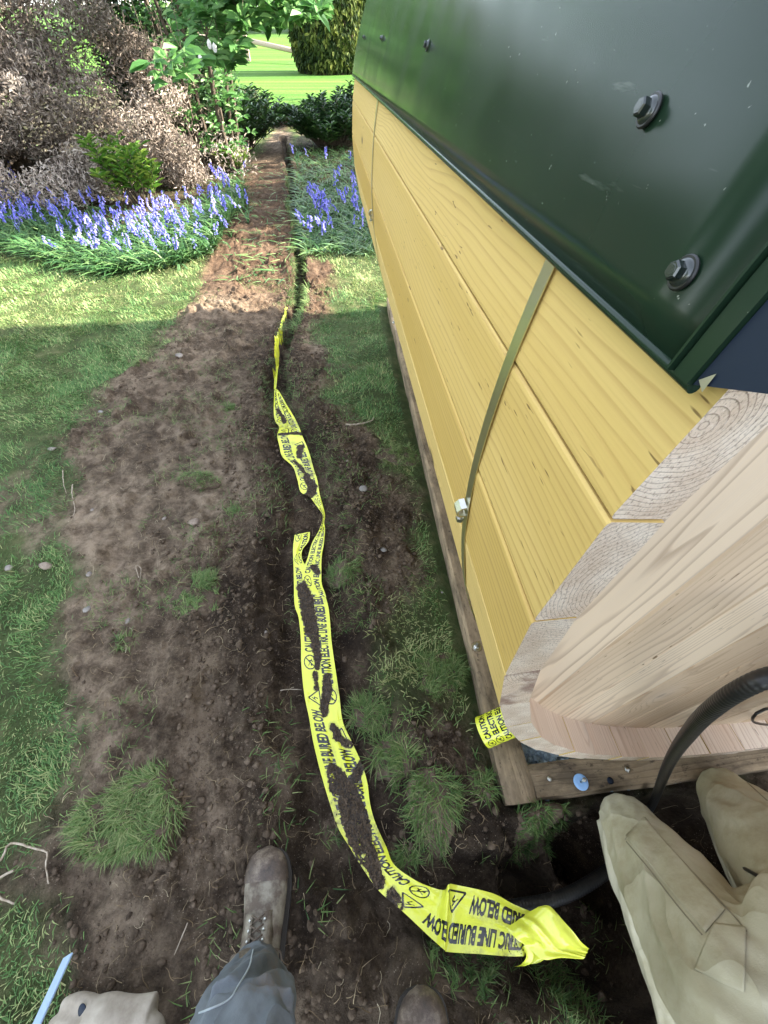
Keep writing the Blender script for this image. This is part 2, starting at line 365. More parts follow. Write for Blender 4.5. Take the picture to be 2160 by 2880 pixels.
# painted metal roof
t = NT('dark_green_metal'); co = t.coord(); n = t.noise(co, 2.2, 3); sc = t.noise(t.mapv(co, (40, 5, 60)), 2.0, 4, .6)
sp = t.noise(co, 210, 2, .5); c = t.ramp(n, [(.3, (.008, .020, .011)), (.7, (.013, .029, .016))]); c = t.mix(t.ramp(sp, [(.74, 0), (.77, .7)]), c, (.30, .32, .27))
c = t.mix(t.ramp(sc, [(.68, 0), (.76, .12)]), c, (.32, .34, .30))
M['roof'] = t.fin(c, t.ramp(t.noise(co, 9, 3), [(.3, .17), (.7, .27)]), t.bump(t.noise(co, 3., 2), .12, .02), spec=.22)
M['flash'] = NT('sky_tinted_flashing').fin((.004, .011, .026), .5, spec=.3)  # blue of the reflected sky put into the trim's base colour
M['blackpaint'] = NT('black_screw_paint').fin((.016, .022, .020), .22, spec=.8)
t = NT('galvanised_steel'); n = t.noise(t.coord(), 20, 4); M['steel'] = t.fin(t.ramp(n, [(.3, (.42, .42, .38)), (.7, (.62, .62, .58))]), .3, metal=1.)
M['strapm'] = NT('steel_band').fin((.66, .64, .42), .34, t.bump(t.noise(t.coord(), 60, 2), .1, .01), metal=1.)
M['bluecap'] = NT('blue_plastic').fin((.28, .48, .78), .35)
t = NT('black_conduit'); n = t.noise(t.coord(), 40, 5, .65); M['conduit'] = t.fin(t.mix(t.ramp(n, [(.48, 0), (.7, .7)]), (.008, .008, .008), (.030, .025, .021)), .45, t.bump(n, .2, .003))
M['cable'] = NT('black_cable').fin((.012, .012, .012), .4)

# ------------------------------------------------------------------ ground sheet
def grow(a, b, d0, f, dmax):
    o = [a]; d = d0
    while o[-1] < b: d = min(d*f, dmax); o.append(o[-1]+d)
    return o
xs = np.concatenate([-np.array(grow(2.6, 170, .008, 1.06, 12.))[::-1][:-1], np.arange(-2.6, 1.75, .0085), np.array(grow(1.75, 170, .0085, 1.10, 12.))])
ys = np.concatenate([-np.array(grow(.75, 60, .010, 1.12, 10.))[::-1][:-1], np.arange(-.75, 3.9, .0085), np.array(grow(3.9, 260, .0085, 1.016, 8.))])
X, Y = np.meshgrid(xs, ys); Z = terrain(X, Y)
nx, ny = len(xs), len(ys)
idx = np.arange(nx*ny).reshape(ny, nx)
F = np.stack([idx[:-1, :-1], idx[:-1, 1:], idx[1:, 1:], idx[1:, :-1]], -1).reshape(-1, 4)
sm = soil_mask(X, Y)
bedm = bed_mask(X, Y); smm = np.maximum(sm, bedm*.85)
dT, wT, dpT = polydist(X, Y, TRP, TRV)
dark_soil_shade = np.clip(sstep(2.3, .9, dT/wT)*.85*(Y < 3.6)+sstep(2.2, .9, dT/wT)*.7*(Y >= 3.6)+.35*sstep(.5, .1, dT)*(Y < 2.6), 0, 1)
dark_soil_shade = np.clip(dark_soil_shade+sstep(.04, .2, fbm(X, Y, 1.6, 3, 41))*.35, 0, 1)*(.8+.8*fbm(X, Y, 9, 3, 42)).clip(0, 1)
for (c, r, h) in PITC: dark_soil_shade = np.maximum(dark_soil_shade, sstep(1.5, .9, np.sqrt(((X-c[0])/r[0])**2+((Y-c[1])/r[1])**2)))  # pits darkened too: their shade is put into the soil colour
dark_soil_shade = np.maximum(dark_soil_shade, bedm*.6)
red = sstep(3.0, 3.7, Y)*.75*sstep(12, 8, Y)
farA = sstep(9, 14, Y)
barep = sstep(-.02, .14, fbm(X, Y, 2.6, 3, 57))*(X < -.9)*sstep(2.0, 1.2, Y)*.8; smm = np.maximum(smm, barep)
pale = np.clip(sstep(-.45, -1.1, X)*.55+sstep(-.02, .16, fbm(X, Y, 1.1, 3, 43))*.8, 0, 1)*sstep(4.2, 3.4, Y)*(1-dark_soil_shade*.8)
ground = pyobj('ground', np.stack([X, Y, Z], -1).reshape(-1, 3), F, M['ground'], attrs=dict(soil=smm.ravel(), dark_soil_shade=dark_soil_shade.ravel(), red=red.ravel(), far=farA.ravel(), pale=pale.ravel()))
tag(ground, kind='structure')
print('ground', nx*ny)

# ------------------------------------------------------------------ blades
def frustum_ok(P, mx=120, my=160):
    px, py, cf = project(P); return (px > -mx) & (px < 2160+mx) & (py > -my) & (py < 2880+my) & (cf > .05)
def blades(P, length, width, lean, azim, curl=.5, var=None, twist=None):
    """one bent blade per point; arrays"""
    n = len(P); a = azim; dx, dy = np.cos(a), np.sin(a); tx, ty = -dy, dx
    if twist is not None: tx, ty = np.cos(twist), np.sin(twist)
    V = np.zeros((n, 5, 3))
    hl = length
    m1 = np.stack([dx*np.sin(lean), dy*np.sin(lean), np.cos(lean)], -1)
    l2 = np.minimum(lean+curl, 2.2); m2 = np.stack([dx*np.sin(l2), dy*np.sin(l2), np.cos(l2)], -1)
    T = np.stack([tx, ty, np.zeros(n)], -1)*(width/2)[:, None]
    mid = P+m1*(hl*.5)[:, None]; tip = mid+m2*(hl*.5)[:, None]
    V[:, 0] = P-T; V[:, 1] = P+T; V[:, 2] = mid+T*.8; V[:, 3] = mid-T*.8; V[:, 4] = tip
    b = np.arange(n)[:, None]*5
    Fq = np.concatenate([b+np.array([0, 1, 2]), b+np.array([0, 2, 3]), b+np.array([3, 2, 4])], 0)
    return V.reshape(-1, 3), Fq, np.repeat(var, 5)
def scatter(x0, x1, y0, y1, dens):
    n = int((x1-x0)*(y1-y0)*dens); return rng.uniform(x0, x1, n), rng.uniform(y0, y1, n)
def under_frame(x, y):
    u = x*PR.x+y*PR.y; s = x*AX.x+y*AX.y
    return (u > .325) & (s > .06) & (s < 3.75)
allV, allF, allA = [], [], []; off = 0
for (x0, x1, y0, y1, dens, ln, wd) in [(-3.0, .5, -.9, 2.0, 28000, .036, .0028), (-3.9, .7, 2.0, 3.6, 20000, .038, .0038), (-5.2, 1.2, 3.6, 5.4, 7000, .05, .0055), (-7.5, 2, 5.4, 9, 2400, .055, .009), (-14, 6, 9, 16, 260, .05, .018)]:
    x, y = scatter(x0, x1, y0, y1, dens)
    P0 = np.stack([x, y, base_z(x, y)], -1); k = frustum_ok(P0); x, y = x[k], y[k]
    m = soil_mask(x, y); thick = .55+fbm(x, y, 5, 3, 51)*1.6
    bd = bed_mask(x, y)
    k = (rng.random(len(x)) < (1-m)**1.2*np.clip(thick-.35*(x < -.9)*(y < 1.6)*sstep(-.12, .12, fbm(x, y, 2.6, 3, 57))*1.6, .06, 1)*(1-bd*.8)) & ~under_frame(x, y); x, y = x[k], y[k]
    z = terrain(x, y); n = len(x)
    clump = fbm(x, y, 9, 2, 52)
    L = ln*rng.uniform(.4, 1.15, n)*(1+clump*1.4); az = fbm(x, y, 3, 2, 53)*14+rng.normal(0, 1.0, n)
    dry = (rng.random(n) < .16+.25*sstep(0, .2, fbm(x, y, 1.1, 3, 58))).astype(float)
    soft = (x < -1.2).astype(float)
    var = np.clip(.38+fbm(x, y, 1.4, 3, 54)*1.0+rng.normal(0, .14, n)+dry*.5, 0, 1)
    V, Fq, A = blades(np.stack([x, y, z-.002], -1), L, wd*rng.uniform(.7, 1.3, n), rng.uniform(.35, 1.35, n), az, rng.uniform(.1, .9, n), var)
    allV.append(V); allF.append(Fq+off); allA.append(A); off += len(V)
grass = pyobj('grass', np.concatenate(allV), np.concatenate(allF), M['blade'], smooth=False, attrs=dict(var=np.concatenate(allA)))
tag(grass, 'short mown lawn grass around the strip of dug soil', 'grass', kind='stuff'); print('blades', off//5)
# stray tufts and torn blades lying on the soil, straw and fine roots
def fibres(n, box, sc, mat, name, label, cat, lenr, wid, cond, seed=0, var0=.5):
    x, y = scatter(*box, 1); x = rng.uniform(box[0], box[1], n); y = rng.uniform(box[2], box[3], n)
    k = cond(x, y); x, y = x[k], y[k]; n = len(x); seg = 6
    z = terrain(x, y); a = rng.uniform(0, 6.28, n); L = rng.uniform(*lenr, n)
    V = np.zeros((n, seg, 2, 3)); cx, cy = x.copy(), y.copy(); da = rng.normal(0, .35, n); wv = wid*rng.uniform(.5, 1.4, n)
    up = rng.uniform(0, .35, n)
    for i in range(seg):
        zz = terrain(cx, cy)+.003+up*L*np.sin(math.pi*i/(seg-1))
        px_, py_ = -np.sin(a), np.cos(a); w = wv*(1-.8*(i/(seg-1)))
        V[:, i, 0] = np.stack([cx-px_*w/2, cy-py_*w/2, zz], -1); V[:, i, 1] = np.stack([cx+px_*w/2, cy+py_*w/2, zz+w*.5], -1)
        cx = cx+np.cos(a)*L/seg; cy = cy+np.sin(a)*L/seg; a = a+da+rng.normal(0, .3, n)
    b = np.arange(n)[:, None]*seg*2; Fs = [b+np.array([2*i, 2*i+1, 2*i+3, 2*i+2]) for i in range(seg-1)]
    o = pyobj(name, V.reshape(-1, 3), np.concatenate(Fs), mat, smooth=False, attrs=dict(var=np.repeat(np.clip(rng.normal(var0, .25, n), 0, 1), seg*2)))
    return tag(o, label, cat, kind='stuff')
onsoil = lambda x, y: (soil_mask(x, y) > .6) & ~under_frame(x, y) & (fbm(x, y, 2.5, 3, 61) > -.10)
fibres(12000, (-2.4, 1.2, -.8, 3.6), 1, M['straw'], 'straw_and_roots', 'fine pale straw and torn roots scattered over the dug soil', 'straw', (.012, .07), .0016, onsoil, var0=.35)
def stray_cond(x, y): return (soil_mask(x, y) > .5) & ~under_frame(x, y) & (fbm(x, y, 4., 3, 66) > .07)
x, y = scatter(-2.4, 1.0, -.8, 4.5, 3300); k = stray_cond(x, y); x, y = x[k], y[k]; n = len(x)
V, Fq, A = blades(np.stack([x, y, terrain(x, y)], -1), rng.uniform(.015, .045, n), rng.uniform(.0015, .003, n), rng.uniform(.7, 1.5, n), rng.uniform(0, 6.3, n), rng.uniform(0, .6, n), np.clip(rng.normal(.55, .25, n), 0, 1))
tag(pyobj('torn_grass', V, Fq, M['turf'], smooth=False, attrs=dict(var=A)), 'torn grass blades strewn thinly over the bare soil', 'grass', kind='stuff')
# trench-edge grass hanging over the slot
ev, ef, ea = [], [], []; off = 0
for i in range(1, len(TRP)-2):
    p0, p1 = np.array(TRP[i]), np.array(TRP[i+1]); L = np.linalg.norm(p1-p0); w = TRV[i][0]; nn = int(L*(900 if i < 10 else 480))
    tt = rng.random(nn)[:, None]; dirv = (p1-p0)/L; nrm = np.array([dirv[1], -dirv[0]])
    side = np.where(rng.random(nn) < .5, -1, 1)
    keep = fbm(tt[:, 0]*L*1.+i*3, side*3., 4, 2, 71) > -.06
    off2 = w*(1.0+rng.normal(0, .22, nn))*side
    P = p0+(p1-p0)*tt+nrm*off2[:, None]; P = P[keep]; side = side[keep]; nn = len(P)
    z = terrain(P[:, 0], P[:, 1]); az = np.arctan2(-nrm[1]*side, -nrm[0]*side)+rng.normal(0, .9, nn)
    V, Fq, A = blades(np.stack([P[:, 0], P[:, 1], z], -1), rng.uniform(.02, .055, nn)*(1.9 if i < 8 else 1), rng.uniform(.002, .0035, nn)*(1.7 if i < 8 else 1), rng.uniform(.6, 1.5, nn), az, rng.uniform(.2, .9, nn), np.clip(rng.normal(.45, .25, nn), 0, 1))
    ev.append(V); ef.append(Fq+off); ea.append(A); off += len(V)
tag(pyobj('trench_edge_grass', np.concatenate(ev), np.concatenate(ef), M['turf'], smooth=False, attrs=dict(var=np.concatenate(ea))), 'ragged grass hanging over both edges of the narrow trench', 'grass', kind='stuff')
# clods
def ico(sub=1):
    bm = bmesh.new(); bmesh.ops.create_icosphere(bm, subdivisions=sub, radius=1); v = np.array([q.co[:] for q in bm.verts]); f = np.array([[a.index for a in q.verts] for q in bm.faces]); bm.free(); return v, f
IV, IF = ico(2); IV1, IF1 = ico(1)
def lumps(P, size, sq=.6, iv=IV, jit=.28):
    n = len(P); k = len(iv)
    sc = size[:, None]*np.stack([rng.uniform(.7, 1.3, n), rng.uniform(.7, 1.3, n), rng.uniform(.7, 1.1, n)*sq], -1)
    a = rng.uniform(0, 6.28, n); c, s = np.cos(a), np.sin(a)
    V = iv[None]*(1+rng.normal(0, jit, (n, k))[:, :, None]*.6)*sc[:, None, :]
    V = np.stack([V[..., 0]*c[:, None]-V[..., 1]*s[:, None], V[..., 0]*s[:, None]+V[..., 1]*c[:, None], V[..., 2]], -1)+P[:, None, :]
    fi = IF if iv is IV else IF1
    return V.reshape(-1, 3), (np.arange(n)[:, None, None]*k+fi[None]).reshape(-1, 3)
n = 190000; x = rng.uniform(-2.5, 1.3, n); y = rng.uniform(-.8, 4.2, n); m = soil_mask(x, y); fc = fbm(x, y, 3, 3, 81)
dT, wT, _ = polydist(x, y, TRP, TRV)
k = (m > .7) & ~under_frame(x, y) & ((fc > .13) & (rng.random(n) < .6) | (rng.random(n) < .05) | ((dT < wT*2.4) & (dT > wT*1.1))); x, y = x[k], y[k]; sz = .0013+.012*rng.random(len(x))**11
V, Fq = lumps(np.stack([x, y, terrain(x, y)+sz*.2], -1), sz, .75, IV1)
tag(pyobj('soil_clods', V, Fq, M['clod'], smooth=True), 'loose crumbly clods on the heaped brown soil', 'soil', kind='stuff'); print('clods', len(x))

# ------------------------------------------------------------------ barrel sauna
NST = 52; DTH = 2*math.pi/NST; TH0 = R_(172.4); RI = RB-.038
sauna = empty('barrel_sauna', loc_bar(XC, S0, ZC)); bpy.context.view_layer.update()
tag(sauna, 'pale cedar barrel sauna with dark green metal roof beside the trench', 'sauna')
C0 = Vector(sauna.location)
def stave_mesh(length, seed):
    """stave in its own frame: X across, Y along the axis, Z radial (outer face up)"""
    hw = RB*math.sin(DTH/2)-.0010; zo = RB*math.cos(DTH/2)+.001; hi = RI*math.sin(DTH/2)-.0012; zi = RI*math.cos(DTH/2)
    b = .0026
    prof = [(-hw, zo-b), (-hw+b*.8, zo-b*.25), (-hw+b*2., zo), (hw-b*2., zo), (hw-b*.8, zo-b*.25), (hw, zo-b), (hi, zi), (-hi, zi)]
    ny_ = 24; vs, uvs, fs, fm = [], [], [], []
    k = len(prof)
    for i in range(ny_+1):
        yy = length*i/ny_
        for (x_, z_) in prof: vs.append((x_, yy, z_)); uvs.append((x_, yy))
    for i in range(ny_):
        for j in range(k):
            j2 = (j+1) % k; fs.append([i*k+j, i*k+j2, (i+1)*k+j2, (i+1)*k+j]); fm.append(1 if j == 6 else 0)
    # end faces with their own vertices (front one shows end grain)
    for yy, rev in ((0, False), (length, True)):
        b0 = len(vs)
        for (x_, z_) in prof: vs.append((x_, yy, z_)); uvs.append((x_, z_-zo+.02))
        f = [b0+j for j in range(k)]; fs.append(f[::-1] if rev else f); fm.append(2)
    return vs, fs, fm, uvs
sv = stave_mesh(S1-S0, 0)
st0 = pyobj('stave', sv[0], sv[1], [M['stave'], M['stave_in'], M['endgrain']], sauna, False, sv[2], uvs=sv[3])
stv = []
for i in range(NST):
    o = st0 if i == 0 else st0.copy()
    if i: COL.objects.link(o)
    th = TH0+DTH*(i+.5)           # centre angle
    o.parent = sauna
    # local frame: Z -> radial, Y -> axis
    zr = PR*math.cos(th)+UP*math.sin(th); yr = AX; xr = yr.cross(zr)
    jr = rnd.uniform(-.0012, .0012)
    Mx = Matrix((xr, yr, zr)).transposed().to_4x4(); Mx.translation = zr*jr+AX*rnd.uniform(-.0015, .0015)
    o.matrix_local = Mx; stv.append(o)
def rel(v): return Vector(v)-C0
# end walls of boards (front one recessed in the staves)
BA = R_(84.); bd_u = Vector((math.sin(BA), -math.cos(BA)))   # in-plane coordinates (pr, z): boards run along angle BA
def end_wall(s, nm='end_board', back=False):
    cc = XC*math.sin(BA)-ZC*math.cos(BA); k0 = .268; w = .118
    j0 = int((cc-RI-k0)/w)-1
    for j in range(j0, j0+24):
        a, b = k0+j*w, k0+(j+1)*w-.0028; ca, cb = a-cc, b-cc; rr = RI+.012
        if cb < -rr+.004 or ca > rr-.004: continue
        ca, cb = max(ca, -rr), min(cb, rr)
        n_ = 10; pts = []
        for i in range(n_+1):
            c = ca+(cb-ca)*i/n_; pts.append((c, math.sqrt(max(rr*rr-c*c, 0))))
        top = [(c, h) for c, h in pts]; bot = [(c, -h) for c, h in pts][::-1]
        ring = bot[::-1][::-1]; poly = [(c, -h) for c, h in pts]+[(c, h) for c, h in pts][::-1]
        vs, uvs = [], []; inset = .002
        for dz_ in (0, .036):
            for c, h in poly:
                P = Vector((math.sin(BA)*c+math.cos(BA)*h, 0, -math.cos(BA)*c+math.sin(BA)*h))
                q = PR*P.x+UP*P.z+AX*(s+dz_-S0+rnd.uniform(0, .0000)); vs.append(q); uvs.append((c, h))
        m_ = len(poly); fs = [list(range(m_)), [m_+i for i in range(m_)][::-1]]+[[i, m_+i, m_+(i+1) % m_, (i+1) % m_] for i in range(m_)]
        o = pyobj(nm, vs, fs, M['board'], sauna, False, uvs=uvs)
        bv = o.modifiers.new('b', 'BEVEL'); bv.width = .0035; bv.segments = 1; bv.limit_method = 'ANGLE'
end_wall(S0+.07); end_wall(S1-.11, 'back_board')
# steel bands round the barrel
def band(s, w, r, n=220, th=.0009, a0=0., a1=360.):
    vs, fs = [], []
    for i in range(n+1):
        a = R_(a0+(a1-a0)*i/n)
        # the band bridges from stave corner to stave corner
        for ds, dr in ((0, 0), (w, 0), (w, th), (0, th)):
            vs.append(rel(cyl(a, s+ds, r+dr)))
    for i in range(n):
        for j in range(4): fs.append([i*4+j, i*4+(j+1) % 4, i*4+4+(j+1) % 4, i*4+4+j])
    return vs, fs
for s_, w_ in ((.320, .0165), (1.70, .0165)):
    v_, f_ = band(s_, w_, RB+.0012, a0=75, a1=435-1)
    so = pyobj('band', v_, f_, M['strapm'], sauna, True); smooth_by_angle(so, 30)
    cb = MB(); th = R_(183.2); rr = RB+.004
    def cp(a, s, r): return rel(cyl(th+a/RB, s, r))
    # worm clamp: a folded ear standing off the band, with a bolt through it
    ear = [(-.012, 0), (-.011, .007), (-.005, .012), (.003, .011), (.005, .005), (.005, 0)]
    inn = [(a*.74-.001, r*.8) for a, r in ear]
    for (o1, o2) in ((0., .0165),):
        vs = [cp(a, s_+o1, rr+r) for a, r in ear]+[cp(a, s_+o1, rr+r) for a, r in inn]+[cp(a, s_+o2, rr+r) for a, r in ear]+[cp(a, s_+o2, rr+r) for a, r in inn]
        k = len(ear); fs = []
        for i in range(k-1):
            fs += [[i, i+1, k+i+1, k+i], [2*k+i, 3*k+i, 3*k+i+1, 2*k+i+1], [i, 2*k+i, 2*k+i+1, i+1], [k+i, k+i+1, 3*k+i+1, 3*k+i]]
        cb.add(vs, fs)
    cb.tube([cp(-.008, s_+.008, rr+.005), cp(.016, s_+.008, rr+.005)], .003, 10); cb.tube([cp(.014, s_+.008, rr+.005), cp(.020, s_+.008, rr+.005)], .0052, 6)
    cb.build('clamp', M['steel'], so)
# curved sheet-metal roof, hemmed at the eave, with front flashing
RR = RB+.012; A0, A1 = R_(167.8), R_(12.2); SR0, SR1 = .1565, S1+.015
n_ = 150; vs, fs = [], []
def arc(r0, r1, s0, s1, nseg, nm, mat, a0=A0, a1=A1):
    vs, fs = [], []
    for i in range(nseg+1):
        a = a0+(a1-a0)*i/nseg
        for s, r in ((s0, r0), (s1, r0), (s1, r1), (s0, r1)): vs.append(rel(cyl(a, s, r)))
    for i in range(nseg):
        for j in range(4): fs.append([i*4+j, i*4+(j+1) % 4, i*4+4+(j+1) % 4, i*4+4+j])
    fs += [[0, 1, 2, 3], [nseg*4+3, nseg*4+2, nseg*4+1, nseg*4]]
    return vs, fs
nA, nS = 150, 60
for i in range(nA+1):
    a = A0+(A1-A0)*i/nA
    for j in range(nS+1):
        s = SR0+(SR1-SR0)*j/nS; bow = fbm(np.array([a*2.2]), np.array([s*1.6]), 1, 2, 91)[0]*.006*min(1, i/6)
        vs.append(rel(cyl(a, s, RR+bow)))
fs = [[i*(nS+1)+j, i*(nS+1)+j+1, (i+1)*(nS+1)+j+1, (i+1)*(nS+1)+j] for i in range(nA) for j in range(nS)]
roof = pyobj('roof', vs, fs, M['roof'], sauna, True)
sol = roof.modifiers.new('s', 'SOLIDIFY'); sol.thickness = .0012; sol.offset = 1
hb = MB()
hem = [rel(cyl(A0+.001, s, RR-.001)) for s in np.linspace(.144, SR1, 40)]; hb.tube(hem, .0030, 12)
h_ = hb.build('eave_hem', M['roof'], roof, True); smooth_by_angle(h_, 50)
# flashing: raised top strip, groove, and the face hanging in front of the stave ends
fl = MB()
for (r0, r1, s0, s1) in ((RR+.0005, RR+.0040, .1440, .1545), (RR-.002, RR+.0062, .1560, .1574)):
    v_, f_ = arc(r0, r1, s0, s1, 150, '', None); fl.add(v_, f_, 0)
vs_, fs_ = [], []      # forward drip cap sloping out over the stave ends
for i in range(151):
    for s, r in ((.1435, RR+.0015), (.128, RR-.0005), (.088, RR-.004), (.088, RR-.0055), (.128, RR-.002), (.1435, RR)): cut = .45*(.1435-s); a = A0-.0005-cut+(A1-A0+2*cut)*i/150; vs_.append(rel(cyl(a, s, r)))
fs_ = [[i*6+j, i*6+(j+1) % 6, i*6+6+(j+1) % 6, i*6+6+j] for i in range(150) for j in range(6)]+[[0, 1, 2, 3, 4, 5]]
fl.add(vs_, fs_, 1)
f2 = fl.build('front_flashing', [M['roof'], M['flash']], roof, True); smooth_by_angle(f2, 35)
ct = MB(); ct.add([rel(cyl(A0-.0035, .1415, RR+.0030)), rel(cyl(A0-.0085, .1375, RR+.0022)), rel(cyl(A0-.0005, .1375, RR+.0012))], [[0, 1, 2]])
ct.build('folded_corner', M['steel'], roof)
# roofing screws: hex head, flange and washer
def screw_mesh():
    b = MB(); b.lathe([(.0105, 0), (.0107, .0012), (.0098, .0024)], 32, m=1); b.lathe([(.0085, .0024), (.0072, .0042), (.0052, .0048), (.0049, .0085)], 32)
    hx = [(.0060, .0040), (.0060, .0098), (.0048, .0110)]; b.lathe(hx, 6); b.lathe([(.0036, .0107), (.0030, .0112)], 16)
    return b
scr0 = screw_mesh().build('screw', [M['blackpaint'], M['cable']], roof, True); smooth_by_angle(scr0, 40)
spots = [(.189, 166.2), (.283, 163.7), (.995, 162.5), (1.76, 161.8), (2.5, 161.4)]
spots += [(s, a) for s in (.19, .99, 1.76, 2.5) for a in (130, 100, 60, 17)]
for i, (s, a) in enumerate(spots):
    o = scr0 if i == 0 else scr0.copy()
    if i: COL.objects.link(o)
    o.parent = roof; th = R_(a); zr = PR*math.cos(th)+UP*math.sin(th)
    zr = (zr+AX*rnd.uniform(-.05, .02)).normalized(); yr = (AX-zr*AX.dot(zr)).normalized(); xr = yr.cross(zr)
    Mx = Matrix((xr, yr, zr)).transposed().to_4x4() @ Matrix.Rotation(rnd.uniform(0, 1), 4, 'Z') @ Matrix.Scale(.70, 4); Mx.translation = rel(cyl(th, s, RR+.0012+(.001 if a < 160 else 0))); o.matrix_local = Mx
# cradles under the barrel
for s in (.55, 2.45):
    vs, fs = [], []; n_ = 24
    for i in range(n_+1):
        a = R_(270-24+48*i/n_)
        for ds in (0, .05):
            p = cyl(a, s+ds, RB+.0035); vs.append(rel(p)); q = Vector(p); q.z = .045; vs.append(rel(q))
    for i in range(n_):
        b = i*4; fs += [[b, b+4, b+5, b+1], [b+2, b+3, b+7, b+6], [b, b+2, b+6, b+4], [b+1, b+5, b+7, b+3]]
    fs += [[0, 1, 3, 2], [n_*4, n_*4+2, n_*4+3, n_*4+1]]
    pyobj('cradle', vs, fs, M['timber'], sauna, False, uvs=[(v.x, v.z) for v in vs])

# ------------------------------------------------------------------ timber frame, gravel, fixings
frame = empty('timber_frame', loc_bar(1.2, 1.9, 0)); FC = Vector(frame.location)
tag(frame, 'weathered landscape timbers framing the gravel pad under the barrel sauna', 'timber frame')
def timber(p0, p1, w, h, zt, name='timber'):
    p0, p1 = Vector(p0), Vector(p1); L = (p1-p0).length; d = (p1-p0)/L; nrm = Vector((d.y, -d.x, 0)); n_ = max(8, int(L/.04)); vs, uvs, fs = [], [], []
    prof = [(-w/2, -h), (-w/2, -.006), (-w/2+.006, 0), (w/2-.006, 0), (w/2, -.006), (w/2, -h)]
    prof = [(-w/2, -h), (-w/2, -h*.5), (-w/2, -.007), (-w/2+.007, 0), (-w/5, 0), (w/5, 0), (w/2-.007, 0), (w/2, -.007), (w/2, -h*.5), (w/2, -h)]
    k = len(prof); sd_ = rnd.random()*9
    arc_ = [0]
    for i in range(1, k): arc_.append(arc_[-1]+math.hypot(prof[i][0]-prof[i-1][0], prof[i][1]-prof[i-1][1]))
    for i in range(n_+1):
        t_ = i/n_
        for j, (a, z) in enumerate(prof):
            wob = (fbm(np.array([t_*L*6+sd_]), np.array([j*.8+sd_]), 1, 3, 95)[0])*.011; e = .003 if i in (0, n_) and j in (2, 3, 6, 7) else 0
            q = p0+d*(L*t_+(fbm(np.array([j*1.7]), np.array([sd_]), 1, 2, 3)[0]*.006 if i in (0, n_) else 0))+nrm*(a+wob); vs.append(Vector((q.x, q.y, zt+z+wob*.5-e))-FC); uvs.append((arc_[j], t_*L))
    for i in range(n_):
        for j in range(k-1): fs.append([i*k+j, (i+1)*k+j, (i+1)*k+j+1, i*k+j+1])
    fs += [list(range(k)), [n_*k+j for j in range(k)][::-1]]
    return pyobj(name, vs, fs, M['timber'], frame, True, uvs=uvs)
Pn = uz(1413, 2272, 0.); Pf = uz(1087, 859, 0.)
a0 = Vector(Pn); a1 = Vector(Pf); dl = (a1-a0).normalized(); nl = Vector((dl.y, -dl.x, 0))
ZT = .07
t1 = timber(a0+nl*.044, a1+nl*.044, .088, .14, ZT)
# front timber: from beside the left one to the right
q0 = a0+nl*.091+dl*.047; dr = Vector((math.cos(R_(6.5)), math.sin(R_(6.5)), 0)); t2 = timber(q0, q0+dr*1.95, .090, .14, ZT-.002)
e_ = q0+dr*1.95
t3 = timber(e_+nl*.046-dl*.04, e_+nl*.046+dl*3.5, .088, .14, ZT); t4 = timber(a1-dl*.05+nl*.09, a1-dl*.05+nl*.09+dr*1.93, .088, .14, ZT-.003)
for o in (t1, t2, t3, t4): smooth_by_angle(o, 40)
def on(px, py, z): return Vector(uz(px, py, z))
def fixing(px, py, tall, nutr=.011, wr=.017, rod=.0055, lean=(0, 0), nm='bolt'):
    p = on(px, py, ZT)-FC+Vector((0, 0, .0015)); b = MB(); b.lathe([(wr, 0), (wr, .0022), (rod, .0024)], 24, o=p)
    b.lathe([(nutr, .0024), (nutr, .012), (nutr*.85, .0135)], 6, o=p); b.tube([p+Vector((0, 0, .012)), p+Vector((lean[0], lean[1], .012+tall))], rod, 10)
    for i in range(int(tall/.0028)): b.tube([p+Vector((lean[0]*i*.0028/tall, lean[1]*i*.0028/tall, .013+i*.0028)), p+Vector((lean[0]*i*.0028/tall, lean[1]*i*.0028/tall, .0143+i*.0028))], rod*1.12, 10)
    o = b.build(nm, M['steel'], frame, True); smooth_by_angle(o, 35); return o
fixing(1340, 1820, .030); fixing(1110, 908, .030)
b = MB(); p = on(1633, 2200, ZT)-FC; p.z += .001
b.lathe([(.021, 0), (.0215, .002), (.020, .0035), (.010, .0015), (.004, .0012)], 32, o=p); o = b.build('cap_washer', M['bluecap'], frame, True)
b = MB(); b.tube([p+Vector((0, 0, .001)), p+Vector((.006, .004, .016))], .003, 8); b.lathe([(.006, .016), (.0062, .018), (.004, .019)], 12, o=p+Vector((.006, .004, 0))); b.build('cap_screw', M['steel'], o, True)
for (px, py, r_) in ((1764, 2164, .008), (1716, 2196, .009), (1545, 2190, .007)):
    b = MB(); p = on(px, py, ZT)-FC+Vector((0, 0, .0015)); b.lathe([(r_, -.001), (r_, .0015), (r_*.7, .003), (r_*.3, .0035)], 14, o=p); b.build('screw_head', M['steel'] if r_ != .009 else M['flash'], frame, True)
# gravel pad
n = 9000; u = rng.uniform(.40, .95, n); s = rng.uniform(.10, 1.0, n); x = u*PR.x+s*AX.x; y = u*PR.y+s*AX.y
V, Fq = lumps(np.stack([x, y, rng.uniform(0.0, .022, n)], -1), rng.uniform(.005, .011, n), .7, IV1, .22)
tag(pyobj('gravel', V, Fq, M['gravel'], smooth=False), 'blue grey crushed gravel filling the timber frame', 'gravel', kind='stuff')
gp = [loc_bar(.40, .12, .008), loc_bar(2.2, .12, .008), loc_bar(2.2, 3.5, .008), loc_bar(.42, 3.5, .008)]
tag(pyobj('gravel_pad', [tuple(v) for v in gp], [[0, 1, 2, 3]], M['gravel'], smooth=False), kind='structure')

